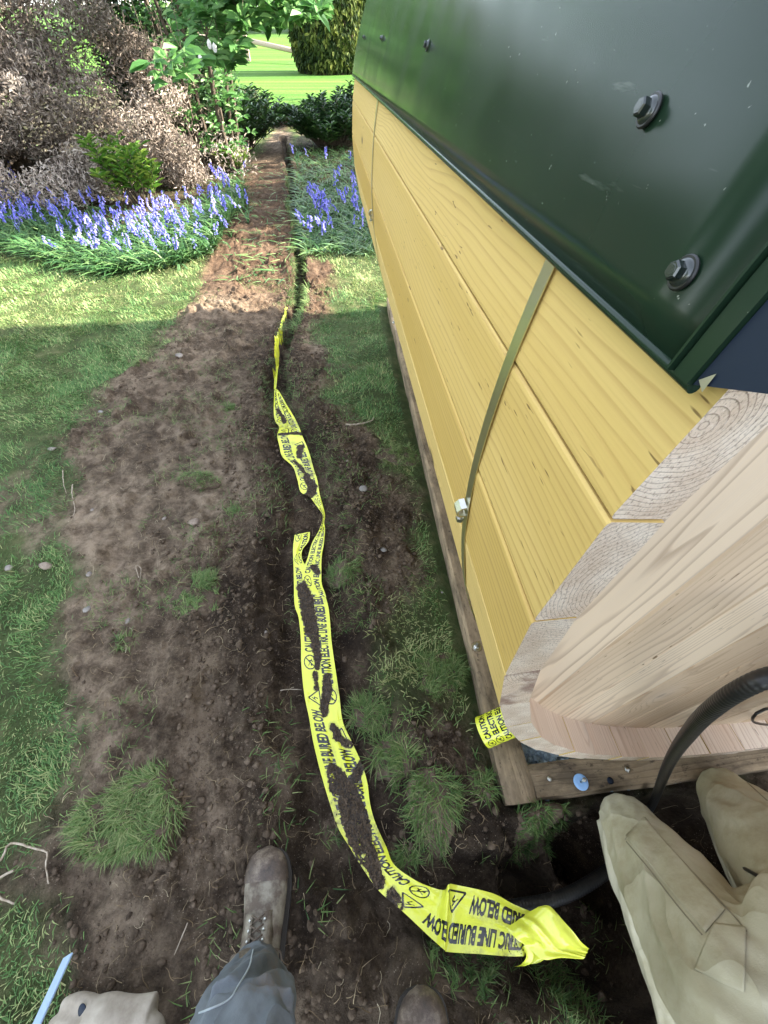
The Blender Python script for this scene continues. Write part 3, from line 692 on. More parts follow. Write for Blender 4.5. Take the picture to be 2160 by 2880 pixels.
# ------------------------------------------------------------------ text rasteriser for printed tape
def text_tris(body, bold=.0):
    cu = bpy.data.curves.new('t', 'FONT'); cu.body = body; cu.size = 1.0; cu.offset = bold; cu.resolution_u = 4; cu.fill_mode = 'FRONT'
    o = bpy.data.objects.new('t', cu); COL.objects.link(o); bpy.context.view_layer.update()
    me = o.to_mesh(); me.calc_loop_triangles()
    v = np.array([q.co[:2] for q in me.vertices]); T = np.array([q.vertices[:] for q in me.loop_triangles])
    o.to_mesh_clear(); bpy.data.objects.remove(o); bpy.data.curves.remove(cu)
    v[:, 0] -= v[:, 0].min(); v[:, 0] /= v[:, 0].max(); v[:, 1] -= v[:, 1].min(); v[:, 1] /= v[:, 1].max()
    return v, T
class Canvas:
    """ink coverage over (a = text direction, b = text up) in metres"""
    def __init__(s, la, lb, res=.0006): s.res = res; s.nx = int(la/res)+1; s.ny = int(lb/res)+1; s.a = np.zeros((s.ny, s.nx), np.float32)
    def tris(s, v, T):
        for t_ in T:
            p = v[t_]/s.res; x0, y0 = np.floor(p.min(0)).astype(int); x1, y1 = np.ceil(p.max(0)).astype(int)
            x0, y0 = max(x0, 0), max(y0, 0); x1, y1 = min(x1, s.nx-1), min(y1, s.ny-1)
            if x1 < x0 or y1 < y0: continue
            gx, gy = np.meshgrid(np.arange(x0, x1+1)+.5, np.arange(y0, y1+1)+.5)
            def e(a, b): return (b[0]-a[0])*(gy-a[1])-(b[1]-a[1])*(gx-a[0])
            w0, w1, w2 = e(p[0], p[1]), e(p[1], p[2]), e(p[2], p[0])
            k = ((w0 >= -.3) & (w1 >= -.3) & (w2 >= -.3)) | ((w0 <= .3) & (w1 <= .3) & (w2 <= .3))
            s.a[y0:y1+1, x0:x1+1] = np.maximum(s.a[y0:y1+1, x0:x1+1], k)
    def text(s, body, a0, b0, w, h):
        v, T = text_tris(body, .040); s.tris(v*np.array([w, h])+np.array([a0, b0]), T)
    def quad(s, p0, p1, w):
        p0, p1 = np.array(p0, float), np.array(p1, float); d = (p1-p0)/np.linalg.norm(p1-p0); q = np.array([-d[1], d[0]])*w/2
        s.tris(np.array([p0-q, p1-q, p1+q, p0+q]), [[0, 1, 2], [0, 2, 3]])
    def poly(s, P): s.tris(np.array(P, float), [[0, i, i+1] for i in range(1, len(P)-1)])
    def ring(s, c, rx, ry, w):
        n_ = 40
        for i in range(n_):
            a, b = 2*math.pi*i/n_, 2*math.pi*(i+1)/n_; s.quad((c[0]+rx*math.cos(a), c[1]+ry*math.sin(a)), (c[0]+rx*math.cos(b), c[1]+ry*math.sin(b)), w)
    def nodig(s, c, r):
        s.ring(c, r, r, r*.17); s.quad((c[0]-r*.62, c[1]-r*.68), (c[0]+r*.62, c[1]+r*.68), r*.16)
        s.quad((c[0]-r*.55, c[1]+r*.35), (c[0]+r*.1, c[1]-r*.02), r*.10); s.poly([(c[0]+.05*r, c[1]+.28*r), (c[0]+.32*r, c[1]+.18*r), (c[0]+.3*r, c[1]-.1*r), (c[0]+.02*r, c[1]-.02*r)])
        s.quad((c[0]+.25*r, c[1]-.05*r), (c[0]+.1*r, c[1]-.5*r), r*.14); s.quad((c[0]+.1*r, c[1]-.1*r), (c[0]+.5*r, c[1]-.35*r), r*.12)
        s.poly([(c[0]-.45*r, c[1]-.05*r), (c[0]-.2*r, c[1]-.1*r), (c[0]-.3*r, c[1]-.38*r), (c[0]-.6*r, c[1]-.3*r)])
    def tri(s, c, w, h):
        P = [(c[0]-w/2, c[1]-h/2), (c[0]+w/2, c[1]-h/2), (c[0], c[1]+h/2)]
        for i in range(3): s.quad(P[i], P[(i+1) % 3], .0045)
        z = [(c[0]+.002, c[1]+h*.22), (c[0]-.006, c[1]-.002), (c[0]+.003, c[1]+.001), (c[0]-.003, c[1]-h*.3)]
        for i in range(3): s.quad(z[i], z[i+1], .0028)
        s.quad(z[1], (z[1][0]-.007, z[1][1]-.006), .002)
    def sample(s, a, b):
        x = a/s.res; y = b/s.res; xi = np.clip(x.astype(int), 0, s.nx-1); yi = np.clip(y.astype(int), 0, s.ny-1)
        acc = 0
        for dx in (-1, 0, 1):
            for dy in (-1, 0, 1): acc = acc+s.a[np.clip(yi+dy, 0, s.ny-1), np.clip(xi+dx, 0, s.nx-1)]
        return acc/9.
PHR = ' CAUTION ELECTRIC LINE BURIED BELOW'.strip()
t = NT('printed_yellow_tape'); ink = t.attr('ink'); dirt = t.attr('dirt'); co = t.coord()
yel = t.ramp(t.noise(co, 6, 3), [(.3, (.62, .66, .03)), (.7, (.76, .79, .09))])
c = t.mix(t.ramp(ink, [(.3, 0), (.6, 1)]), yel, (.014, .016, .014))
dn = t.noise(co, 140, 4, .7); dd = t.math('GREATER_THAN', t.math('ADD', dirt, t.math('MULTIPLY', dn, .95)), 1.0)
so_ = t.ramp(t.noise(co, 75, 5, .75), [(.38, (.018, .013, .010)), (.52, (.055, .041, .031)), (.66, (.13, .10, .077))])
c = t.mix(t.math('MULTIPLY', t.ramp(t.math('ADD', dirt, t.math('MULTIPLY', dn, .3)), [(.22, 0), (.62, .75)]), t.ramp(t.noise(co, 45, 5, .7), [(.4, .15), (.62, 1)])), c, (.15, .12, .07)); c = t.mix(dd, c, so_)
bm1 = t.bump(t.noise(co, 22, 3, .5), .30, .012); bm2 = t.bump(t.math('MULTIPLY', dd, t.noise(co, 120, 4, .7)), .9, .012, bm1)
M['tape'] = t.fin(c, t.mix(dd, (.13, .13, .13), (.95, .95, .95)), bm2, spec=.6)

def catmull(rows, per):
    rows = np.array(rows, float); out = []
    n_ = len(rows)
    for i in range(n_-1):
        p0, p1, p2, p3 = rows[max(i-1, 0)], rows[i], rows[i+1], rows[min(i+2, n_-1)]
        k = max(2, int(per*np.linalg.norm((p2-p1).mean(0) if rows.ndim == 3 else p2-p1)))
        for j in range(k):
            t_ = j/k; out.append(.5*((2*p1)+(-p0+p2)*t_+(2*p0-5*p1+4*p2-p3)*t_*t_+(-p0+3*p1-3*p2+p3)*t_**3))
    out.append(rows[-1]); return np.array(out)
# soil streaks lying on the tape: photograph pixel, radius (m)
DIRT = [[(835, 1220, .012), (860, 1225, .014)], [(790, 1226, .006), (840, 1222, .012)], [(845, 1258, .018), (843, 1285, .010)], [(826, 1296, .003), (846, 1315, .004), (858, 1330, .006), (866, 1350, .016), (880, 1370, .020), (870, 1395, .024)], [(780, 1150, .004), (795, 1170, .008), (800, 1190, .006)],
        [(885, 1605, .012), (893, 1618, .010)], [(850, 1650, .016), (862, 1690, .030), (868, 1730, .026), (876, 1770, .022), (888, 1805, .012), (893, 1850, .007), (893, 1880, .003)], [(886, 1895, .006), (890, 1935, .005)],
        [(917, 1910, .010), (921, 1945, .012), (912, 1985, .009), (914, 2010, .004)], [(935, 2040, .005), (950, 2070, .007), (967, 2085, .006), (985, 2095, .008)],
        [(936, 2170, .018), (950, 2200, .030), (975, 2210, .020), (985, 2250, .034), (1000, 2300, .034), (1010, 2350, .030), (1030, 2400, .026), (1050, 2440, .012), (1068, 2475, .009)], [(1000, 2185, .012), (1015, 2160, .010)], [(1105, 2520, .013), (1120, 2545, .012)]]
DIRTW = [np.array([[*uz(a, b, -.03)[:2], r] for a, b, r in L]) for L in DIRT]
def dirt_at(x, y):
    best = np.full(x.shape, -1.)
    for L in DIRTW:
        d, r = polydist(x, y, L[:, :2], L[:, 2:3]); best = np.maximum(best, 1-np.maximum(0, d-r*.9)/.016)
    e = fbm(x, y, 30, 3, 111)*1.1+fbm(x, y, 90, 2, 112)*.4
    return np.clip(best+e*.9-.12, 0, 1)
tape_parts = []
def ribbon(rows, nu, va0, canvas, zoff=.010, textual=True, a_start=0., wav=.004, sd_=0, zs=None, dirty=True):
    """rows: (Lx,Ly,Rx,Ry[,dz]) in photograph pixels, from far to near"""
    P3 = []
    for r in rows:
        dz = r[4] if len(r) > 4 else 0; L = G(r[0], r[1]); Rr = G(r[2], r[3])
        zl = -.028+dz; a = uz(r[0], r[1], zl); b = uz(r[2], r[3], zl+(r[5] if len(r) > 5 else 0)); P3.append([a, b])
    C = catmull(P3, 480); nv = len(C)
    mid = C.mean(1); arc_ = np.concatenate([[0], np.cumsum(np.linalg.norm(np.diff(mid, axis=0), axis=1))])
    u = np.linspace(0, 1, nu)
    V = C[:, 0][:, None]*(1-u)[None, :, None]+C[:, 1][:, None]*u[None, :, None]
    x, y = V[..., 0], V[..., 1]; tz = terrain(x, y, True)
    aa_ = arc_[:, None]+0*u; uu_ = u[None]+0*arc_[:, None]
    w = fbm(aa_*6, uu_*1.2, 1, 3, 120+sd_)*wav*3.2+(.16-np.abs(fbm(aa_*7+uu_*2.2, uu_*2.0-aa_*2, 1, 2, 140+sd_)))*wav*2.4
    z = V[..., 2]+w; z = np.maximum(z, tz+.006+np.abs(w)*.3); V = np.stack([x, y, z], -1)
    ink_ = np.zeros(x.shape)
    if canvas is not None:
        a = (a_start+arc_[-1]-arc_)[:, None]+0*u[None]; ink_ = canvas.sample(a, (1-u)[None]*.15+0*a)
    di = np.maximum(dirt_at(x, y), np.clip(.10+fbm(x, y, 9, 3, 115)*1.5, 0, .42)) if dirty else np.clip(fbm(x, y, 20, 3, 7)*.6, 0, .4)
    idx = np.arange(nv*nu).reshape(nv, nu)
    F_ = np.stack([idx[:-1, :-1], idx[1:, :-1], idx[1:, 1:], idx[:-1, 1:]], -1).reshape(-1, 4)
    return V.reshape(-1, 3), F_, ink_.ravel(), di.ravel(), arc_[-1], (mid, arc_)
rowsM = [(829, 1505, 872, 1497), (825, 1530, 868, 1522), (824, 1551, 850, 1549), (825, 1580, 852, 1578), (826, 1613, 880, 1613), (827, 1655, 908, 1662), (829, 1703, 922, 1700), (840, 1739, 928, 1745), (846, 1803, 933, 1806), (847, 1865, 941, 1865), (856, 1952, 954, 1952),
         (869, 2017, 964, 2028), (880, 2082, 991, 2089), (895, 2147, 1017, 2147), (910, 2201, 1033, 2201), (930, 2267, 1040, 2255, .005), (952, 2330, 1054, 2309, .01), (991, 2395, 1086, 2381, .015), (1027, 2453, 1108, 2431, .02),
         (1068, 2508, 1162, 2472, .03), (1131, 2562, 1210, 2494, .035), (1203, 2630, 1248, 2503, .035), (1248, 2670, 1262, 2487, .045, .03), (1262, 2677, 1285, 2489, .03, .01), (1357, 2684, 1384, 2512, .05), (1429, 2690, 1447, 2544, .06), (1475, 2690, 1500, 2566, .06)]
cv = Canvas(4.2, .15)
PER = .62
def fill(cv, shift0, shift1, n_=8):
    for row, (b0, sh) in enumerate(((.086, shift0), (.016, shift1))):
        for k in range(-1, n_):
            a = sh+k*PER; h = .047; w = .405
            if a+PER < 0: continue
            cv.text(PHR, a, b0, w, h); cv.nodig((a-.040, b0+h/2), .0265); cv.tri((a+w+.043, b0+h/2), .058, .050)
cvs_shift = (.0, .0)
pv, pf, pi, pd, LM, (mid, arcM) = ribbon(rowsM, 64, 0, None)
mpx, mpy, _ = project(mid)
def arc_at(px, py): i = np.argmin(np.hypot(mpx-px, mpy-py)); return LM-arcM[i]     # distance from the near end
aL = arc_at(893, 1862)   # centre of the no-dig ring, left row
aR = arc_at(900, 1958)
fill(cv, (aL+.040) % PER, (aR+.040) % PER)
print('tape len', LM, aL, aR, arc_at(1167, 2500), arc_at(940, 2110), arc_at(1300, 2590))
rowsA = [(772, 1092, 775, 1092, -.02), (771, 1110, 785, 1102, -.015), (770, 1158, 808, 1140, -.01), (774, 1184, 830, 1177), (785, 1202, 845, 1210), (780, 1226, 852, 1230, .01), (786, 1255, 863, 1255), (794, 1284, 872, 1281), (823, 1312, 883, 1321), (836, 1348, 892, 1348), (846, 1384, 898, 1384), (870, 1397, 901, 1397), (892, 1426, 908, 1421), (907, 1448, 914, 1448),
         (906, 1468, 912, 1470), (895, 1495, 914, 1490, .01), (877, 1528, 911, 1528, .015), (866, 1566, 905, 1566, .02), (851, 1609, 904, 1606, .022), (852, 1634, 905, 1642, .02), (868, 1658, 913, 1665, .012), (876, 1672, 918, 1680, .0)]
rowsT = [(812, 915, 818, 915, -.09), (799, 955, 806, 952, -.06), (787, 995, 795, 988, -.06), (777, 1035, 784, 1030, -.06), (772, 1062, 780, 1058, -.06), (770, 1095, 777, 1090, -.05)]
rowsE = [(1424, 2610, 1512, 2550, .085), (1452, 2640, 1545, 2548, .10), (1490, 2668, 1575, 2580, .09), (1530, 2700, 1610, 2618, .08), (1580, 2694, 1635, 2650, .07), (1640, 2698, 1656, 2668, .055)]
rowsF = [(1470, 2665, 1500, 2640, .08), (1480, 2690, 1530, 2665, .07), (1465, 2712, 1535, 2690, .05), (1445, 2718, 1520, 2705, .04)]
vs, fs, ik, dt_ = [], [], [], []; off = 0
for rows, nu, c_, ast, wv, sd_, dr_ in ((rowsM, 64, cv, 0, .004, 0, True), (rowsA, 48, cv, 1.62, .003, 1, True), (rowsT, 12, None, 0, .002, 2, True), (rowsE, 40, None, 0, .012, 3, False), (rowsF, 24, None, 0, .012, 4, False)):
    a, b, c_i, d_, L_, _ = ribbon(rows, nu, 0, c_, a_start=ast, wav=wv, sd_=sd_, dirty=dr_)
    vs.append(a); fs.append(b+off); ik.append(c_i); dt_.append(d_); off += len(a)
tape = pyobj('caution_tape', np.concatenate(vs), np.concatenate(fs), M['tape'], smooth=True, attrs=dict(ink=np.concatenate(ik), dirt=np.concatenate(dt_)))
_tv = np.concatenate(vs); _td = np.concatenate(dt_); _k = np.where(_td > .52)[0]; _k = rng.choice(_k, 5200)
V, Fq = lumps(_tv[_k]+rng.normal(0, .0015, (len(_k), 3))*np.array([1, 1, 0])+np.array([0, 0, .0006]), .0009+.004*rng.random(len(_k))**4, .75, IV1)
tag(pyobj('soil_crumbs', V, Fq, M['clod'], smooth=True), 'dark crumbs of soil spilled on the yellow tape', 'soil', kind='stuff')
tag(tape, 'yellow buried electric line caution tape unrolled along the trench', 'caution tape'); print('tape verts', off)
# roll of the same tape on the timber corner
rc = Canvas(.9, .15); rc.text('CAUTION ELECTRIC LINE BURIED', .036, .110, .25, .026); rc.text('ELECTRIC LINE BURIED BELOW', .040, .074, .25, .026); rc.text('CAUTION ELECTRIC LINE BURIED', .010, .038, .25, .026); rc.nodig((.018, .123), .014); rc.nodig((.020, .087), .014); 
rc.nodig((.515, .05), .0265)
roll = empty('tape_roll', on(1404, 2040, .120)); tag(roll, 'roll of yellow caution tape standing on the timber against the barrel', 'tape roll')
vs, fs, ik = [], [], []; n_, m_ = 240, 80; rr = .046; RH = .115
for i in range(n_+1):
    a = 2*math.pi*i/n_
    for j in range(m_+1): vs.append((rr*math.cos(a), rr*math.sin(a), -RH/2+RH*j/m_)); ik.append((a*rr, .15*j/m_))
fs = [[i*(m_+1)+j, (i+1)*(m_+1)+j, (i+1)*(m_+1)+j+1, i*(m_+1)+j+1] for i in range(n_) for j in range(m_)]
ik = np.array(ik); ink_ = rc.sample(ik[:, 0], ik[:, 1])
ro = pyobj('tape_winding', vs, fs, M['tape'], roll, True, attrs=dict(ink=ink_, dirt=np.zeros(len(vs))))
b = MB(); b.lathe([(rr-.0005, -RH/2+.001), (.021, -RH/2), (.021, RH/2), (rr-.0005, RH/2-.001)], 48); b.build('roll_core', NT('cardboard').fin((.30, .22, .13), .9), roll)
zr = Vector((-.84, -.24, -.48)).normalized(); xr = Vector((0, -1, 0)); xr = (xr-zr*xr.dot(zr)).normalized(); yr = zr.cross(xr); Mx = Matrix((xr, yr, zr)).transposed().to_4x4(); Mx.translation = roll.location; roll.matrix_world = Mx

# ------------------------------------------------------------------ smaller loose things
def ribbed(pts, r, pitch, name, mat, label, cat):
    C = catmull([tuple(p) for p in pts], 700); L = np.concatenate([[0], np.cumsum(np.linalg.norm(np.diff(C, axis=0), axis=1))])
    step = pitch/6; n_ = int(L[-1]/step); q = np.stack([np.interp(np.arange(n_)*step, L, C[:, k]) for k in range(3)], -1)
    rad = [r*(1+.02*math.sin(2*math.pi*i/6)) for i in range(n_)]; b = MB(); b.tube([tuple(v) for v in q], rad, 20)
    o = b.build(name, mat, None, True); return tag(o, label, cat)
def UP3(px, py, z): return tuple(uz(px, py, z))
def US(px, py, s):
    d = ray(px, py); return tuple(Vector((0, 0, H))+Vector(d)*(s/(d[0]*AX.x+d[1]*AX.y)))
ribbed([UP3(1790, 2330, -.16), UP3(1832, 2268, -.03), US(1880, 2150, .094), US(1945, 2052, .100), US(2020, 1980, .104), US(2100, 1930, .106), US(2180, 1900, .108), US(2270, 1890, .112), US(2360, 1900, .20)], .0102, .0060, 'conduit', M['conduit'], 'thick black corrugated conduit rising from the hole past the kneeling man', 'conduit')
ribbed([UP3(1380, 2566, -.03), UP3(1450, 2550, -.03), UP3(1540, 2535, -.04), UP3(1620, 2505, -.06), UP3(1700, 2455, -.09), UP3(1790, 2380, -.14), UP3(1850, 2330, -.2)], .0165, .009, 'conduit', M['conduit'], 'muddy black corrugated conduit running underground below the yellow tape end', 'conduit')
b = MB(); b.tube([Vector(v) for v in catmull([UP3(2075, 2432, .30), UP3(2110, 2452, .42), UP3(2165, 2480, .50), UP3(2260, 2520, .60)], 60)], .0035, 8)
tag(b.build('cable', M['cable'], None, True), 'thin black cable hanging across the khaki trouser leg at the right edge', 'cable')
b = MB(); b.tube([Vector(v) for v in catmull([US(2230, 1985, .205), US(2150, 1995, .19), US(2118, 2018, .18), US(2135, 2035, .185), US(2230, 2045, .205)], 60)], .0035, 8)
tag(b.build('cable', M['cable'], None, True), 'black cable loop in front of the cedar end wall', 'cable')
# white sealant bottle lying in the barrel rim
bt = empty('sealant_bottle', US(2150, 2078, .175)); tag(bt, 'white plastic bottle with a printed label lying on the cedar rim at the right edge', 'bottle')
b = MB(); b.lathe([(.016, -.07), (.024, -.066), (.026, -.055), (.026, .055), (.022, .066), (.010, .072), (.009, .09)], 32); o = b.build('bottle_body', NT('white_plastic').fin((.62, .60, .56), .4), bt, True); smooth_by_angle(o, 40)
lv, lf = [], []
for i in range(41):
    a = math.pi*1.6*i/40
    for z in (-.042, .042): lv.append((.0264*math.cos(a), .0264*math.sin(a), z))
lf = [[i*2, i*2+2, i*2+3, i*2+1] for i in range(40)]
t = NT('bottle_label'); gx = t.n('SeparateXYZ', Vector=t.coord()); ln = t.math('GREATER_THAN', t.math('FRACT', t.math('MULTIPLY', gx.outputs[2], 160.)), .62)
M['blabel'] = t.fin(t.mix(t.math('MULTIPLY', ln, t.ramp(t.noise(t.mapv(t.coord(), (90, 90, 20)), 2., 2), [(.5, 0), (.55, 1)])), (.60, .58, .55), (.20, .24, .34)), .5)
pyobj('label', lv, lf, M['blabel'], bt)
bt.rotation_euler = (0, R_(82), R_(16))
# stones
def stone(px, py, size, flat, label, mat=M['stone'], nm='stone', k=D2P):
    p = Gd(px, py) if k == D2P else G(px, py); v = IV*1.0; n_ = fbm(v[:, 0]*1.3+px, v[:, 1]*1.3+v[:, 2], 1, 3, 5)
    v = v*(1+n_[:, None]*.7)*np.array([size*.5, size*.5*rnd.uniform(.6, .9), size*.5*flat]); a = rnd.uniform(0, 3); c, s_ = math.cos(a), math.sin(a)
    v = np.stack([v[:, 0]*c-v[:, 1]*s_, v[:, 0]*s_+v[:, 1]*c, v[:, 2]], -1)
    o = pyobj(nm, v, IF, mat, smooth=True); o.location = p+Vector((0, 0, size*flat*.12)); tag(o, label, 'stone', 'stones lying on the dug soil'); return o
for a in [(101, 1225, .062, .6, 'largest pale round stone at the grass edge on the left'), (193, 1241, .026, .6, 'small pale stone right of the largest stone'), (191, 1318, .036, .55, 'pinkish stone at the grass edge below the largest stone'),
          (275, 1341, .026, .7, 'egg shaped pale stone on bare soil left of the tape'), (391, 776, .060, .35, 'flat pale grey stone in the upper part of the dug soil'), (786, 1062, .042, .7, 'round stone between the tape and the sauna'),
          (420, 1128, .055, .4, 'flat brown stone in the middle of the spoil'), (750, 996, .018, .4, 'small white chip right of the tape'), (112, 970, .045, .4, 'half buried stone on the upper left edge of the soil'),
          (217, 888, .035, .4, 'small grey slate piece near the upper left turf'), (20, 1228, .040, .5, 'pinkish stone in the grass at the left edge'), (200, 1102, .020, .6, 'little pale stone beside the turf edge'),
          (355, 1120, .022, .6, 'tiny stone left of the flat brown stone'), (828, 1192, .034, .6, 'dark stone beside the grass strip'), (575, 1368, .020, .6, 'small stone just left of the tape'), (955, 1280, .012, .5, 'tiny grey chip on the grass strip by the timber')]:
    stone(*a)
def twig(pts, r, label, nm='twig'):
    b = MB(); P = [Vector(Gd(x_, y_))+Vector((0, 0, h_)) for x_, y_, h_ in pts]; C = catmull([tuple(p) for p in P], 90)
    b.tube([Vector(c)+Vector((rnd.uniform(-1, 1), rnd.uniform(-1, 1), rnd.uniform(-1, 1)))*r*.3 for c in C], [r*(1-.5*i/len(C)) for i in range(len(C))], 6); o = b.build(nm, M['twigm'], None, True); return tag(o, label, 'twig')
t = NT('bleached_twig'); M['twigm'] = t.fin(t.ramp(t.noise(t.coord(), 60, 4), [(.3, (.20, .15, .10)), (.7, (.42, .36, .28))]), .9)
twig([(158, 1048, .01), (157, 1070, .012), (163, 1100, .008), (160, 1118, .004)], .003, 'curved pale twig on the left of the spoil')
twig([(138, 1018, .01), (139, 1045, .008), (143, 1065, .004)], .0025, 'short pale twig left of the curved twig')
twig([(747, 920, .01), (770, 921, .012), (802, 912, .01), (806, 905, .01)], .006, 'knobbly broken stick on the grass near the sauna')
twig([(-30, 1895, .01), (20, 1855, .03), (40, 1822, .03), (100, 1836, .025), (118, 1842, .02), (108, 1875, .01), (116, 1908, .01)], .0034, 'long bent dry stem at the lower left')
twig([(40, 1880, .01), (0, 1905, .015), (12, 1935, .01), (40, 1952, .008)], .0036, 'thick pale dry root at the left edge')
twig([(606, 1492, .012), (625, 1490, .014), (652, 1491, .012)], .0022, 'small forked pale root touching the tape edge')
twig([(300, 1248, .008), (298, 1228, .02), (306, 1230, .02), (302, 1250, .008), (296, 1262, .004)], .0018, 'curled white root on the spoil')
twig([(410, 1992, .006), (398, 2020, .008), (380, 2062, .004)], .0018, 'thin pale root near the boot')

# turf clumps: a sod of soil with its grass
def turf(px, py, rx, ry, h, nb, ln, label, lay=.9, az=None, dens=1., green=.5):
    p = Gd(px, py); root = empty('turf_clump', p); tag(root, label, 'turf clump', 'turf clumps thrown on the soil')
    n_ = 26; vs = [];
    for i in range(9):
        q = i/8; rad = math.sin(q*math.pi/2)
        for j in range(n_):
            a = 2*math.pi*j/n_; w = 1+fbm(np.array([math.cos(a)*1.5+px]), np.array([math.sin(a)*1.5+py]), 1, 3, 1)[0]*.9
            x_, y_ = rx*rad*math.cos(a)*w, ry*rad*math.sin(a)*w
            vs.append((x_, y_, gz(p.x+x_, p.y+y_)-p.z+h*math.cos(q*math.pi/2)**.7-.006+rnd.uniform(-1, 1)*.004*(i > 0)))
    fs = [[i*n_+j, (i+1)*n_+j, (i+1)*n_+(j+1) % n_, i*n_+(j+1) % n_] for i in range(8) for j in range(n_)]
    pyobj('sod', vs, fs, M['clod'], root, True)
    A_ = rng.uniform(0, 6.28, nb); q = np.sqrt(rng.random(nb))*1.02; w = 1+fbm(np.cos(A_)*1.5+px, np.sin(A_)*1.5+py, 1, 3, 1)*.9
    x_, y_ = rx*q*np.cos(A_)*w, ry*q*np.sin(A_)*w
    k = fbm(x_+px, y_+py, 18, 2, 6) > -.13*dens; x_, y_, q, A_ = x_[k], y_[k], q[k], A_[k]; m_ = len(x_)
    z_ = terrain(p.x+x_, p.y+y_)-p.z+h*np.sqrt(np.clip(1-q**2, 0, 1))**.8-.008
    azb = (fbm(x_+px, y_+py, 14, 2, 9)*16 if az is None else np.full(m_, az)+fbm(x_+px, y_+py, 14, 2, 9)*5)+rng.normal(0, .8, m_)
    V, Fq, A2 = blades(np.stack([x_, y_, z_], -1), ln*rng.uniform(.35, 1.15, m_), rng.uniform(.0016, .0030, m_), rng.uniform(.5, 1.4, m_)*lay+.15, azb, rng.uniform(.2, 1.0, m_), np.clip(rng.normal(green, .22, m_), 0, 1))
    pyobj('grass_blades', V, Fq, M['turf'], root, False, attrs=dict(var=A2))
turf(292, 1762, .135, .105, .045, 2900, .055, 'largest upturned turf clump on bare soil left of the boot', az=-2.2, green=.6, dens=3.)
turf(420, 1300, .11, .08, .03, 1200, .045, 'turf clump with combed grass at mid left of the tape', az=.9)
turf(445, 1258, .05, .05, .03, 600, .06, 'small tuft of long grass above the mid left turf clump', az=.9)
turf(432, 1040, .10, .05, .045, 700, .035, 'thin turf slab tipped on edge in the upper spoil', dens=3.)
turf(308, 788, .06, .05, .03, 700, .045, 'bright little turf tuft at the upper left soil edge', green=.65)
turf(500, 884, .05, .03, .012, 260, .05, 'sparse yellow green tuft left of the tape top')
turf(505, 1108, .05, .04, .01, 110, .06, 'spidery thin tuft between the slab and the tape')
turf(738, 1240, .075, .05, .03, 650, .055, 'turf clump lapping over the tape fold', az=-.4)
turf(860, 985, .11, .09, .02, 1500, .05, 'bright shaggy turf mound by the timber edge', green=.6)
turf(955, 1455, .09, .08, .025, 1500, .055, 'thick turf mound at the lower end of the grass strip', green=.5)
turf(800, 1545, .07, .06, .03, 650, .06, 'turf clump right of the tape beside the exposed trench edge')
turf(850, 1640, .07, .06, .03, 700, .06, 'dark green turf clump midway between tape and timber corner')
turf(935, 1730, .07, .10, .05, 900, .05, 'hanging turf clump with roots left of the timber corner', az=-1.6)
turf(1040, 1690, .04, .04, .02, 250, .05, 'small tuft beside the timber corner')
turf(1160, 1800, .10, .07, .035, 1500, .035, 'grey green turf sod under the front timber', lay=.7, green=.35)
turf(1000, 2085, .09, .05, .02, 1000, .04, 'shaggy turf clump below the tape near the bottom', green=.4)
turf(1190, 2120, .07, .08, .02, 900, .045, 'turf clump at the bottom edge beside the hole', green=.4)
turf(272, 1392, .03, .03, .015, 130, .05, 'small green tuft on bare soil left of centre')
turf(700, 1500, .02, .03, .01, 140, .05, 'wisp of grass against the tape right edge')
turf(880, 1850, .03, .03, .01, 240, .05, 'little tuft above the tape bend')
turf(715, 1790, .03, .03, .01, 200, .05, 'small tuft at the right edge of the muddy tape')

# steel bar and glove at the lower left
t = NT('sky_tinted_steel'); M['bar'] = t.fin((.50, .66, .90), .30, t.bump(t.noise(t.mapv(t.coord(), (300, 300, 4)), 1, 2), .05, .002), metal=.25, spec=1.)  # pale blue sky reflection painted into the steel colour
p0, p1 = Vector(uz(192, 2688, .16)), Vector(uz(95, 2900, .28)); d = (p1-p0); L = d.length; d.normalize()
b = MB(); yv = d; zv = (UP-yv*UP.dot(yv)).normalized(); xv = yv.cross(zv); Mx = Matrix((xv, yv, zv)).transposed()
b.box(p0+d*(L+.25)/2, (.020, L+.25, .005), Mx, bev=.0012); tag(b.build('steel_bar', M['bar'], None), 'flat bright steel bar pointing up at the lower left corner', 'metal bar')

# ------------------------------------------------------------------ vegetation
def leafmesh(P, N, size, aspect, fold=.25, az=None, jit=.5, nf=4):
    """pointed folded leaves: base, two sides, tip (2 quads each side folded along the midrib)"""
    n = len(P); N = N/np.linalg.norm(N, axis=1, keepdims=True)
    rv = rng.normal(0, 1, (n, 3)) if az is None else az+rng.normal(0, jit, (n, 3))
    T = rv-N*np.sum(rv*N, 1, keepdims=True); T /= np.linalg.norm(T, axis=1, keepdims=True)+1e-9; B = np.cross(N, T)
    L = size[:, None]; W = L*aspect/2
    V = np.zeros((n, 6, 3)); V[:, 0] = P; V[:, 1] = P+T*L*.35+B*W+N*L*fold*.35; V[:, 2] = P+T*L*.7+B*W*.75+N*L*fold*.25; V[:, 3] = P+T*L-N*L*.12
    V[:, 4] = P+T*L*.7-B*W*.75+N*L*fold*.25; V[:, 5] = P+T*L*.35-B*W+N*L*fold*.35
    b = np.arange(n)[:, None]*6; F_ = np.concatenate([b+np.array([0, 1, 2, 3]), b+np.array([0, 3, 4, 5])], 0)
    return V.reshape(-1, 3), F_
M['bark'] = None
t = NT('bark'); n_ = t.noise(t.mapv(t.coord(), (14, 14, 2.5)), 2., 5, .65); M['bark'] = t.fin(t.ramp(n_, [(.3, (.045, .034, .026)), (.7, (.17, .135, .105))]), .95, t.bump(n_, .9, .03), spec=.1)
M['dead'] = leaf_mat('dead_foliage', (.085, .066, .052), (.29, .24, .20), (.56, .49, .43), .9, .15, .1)
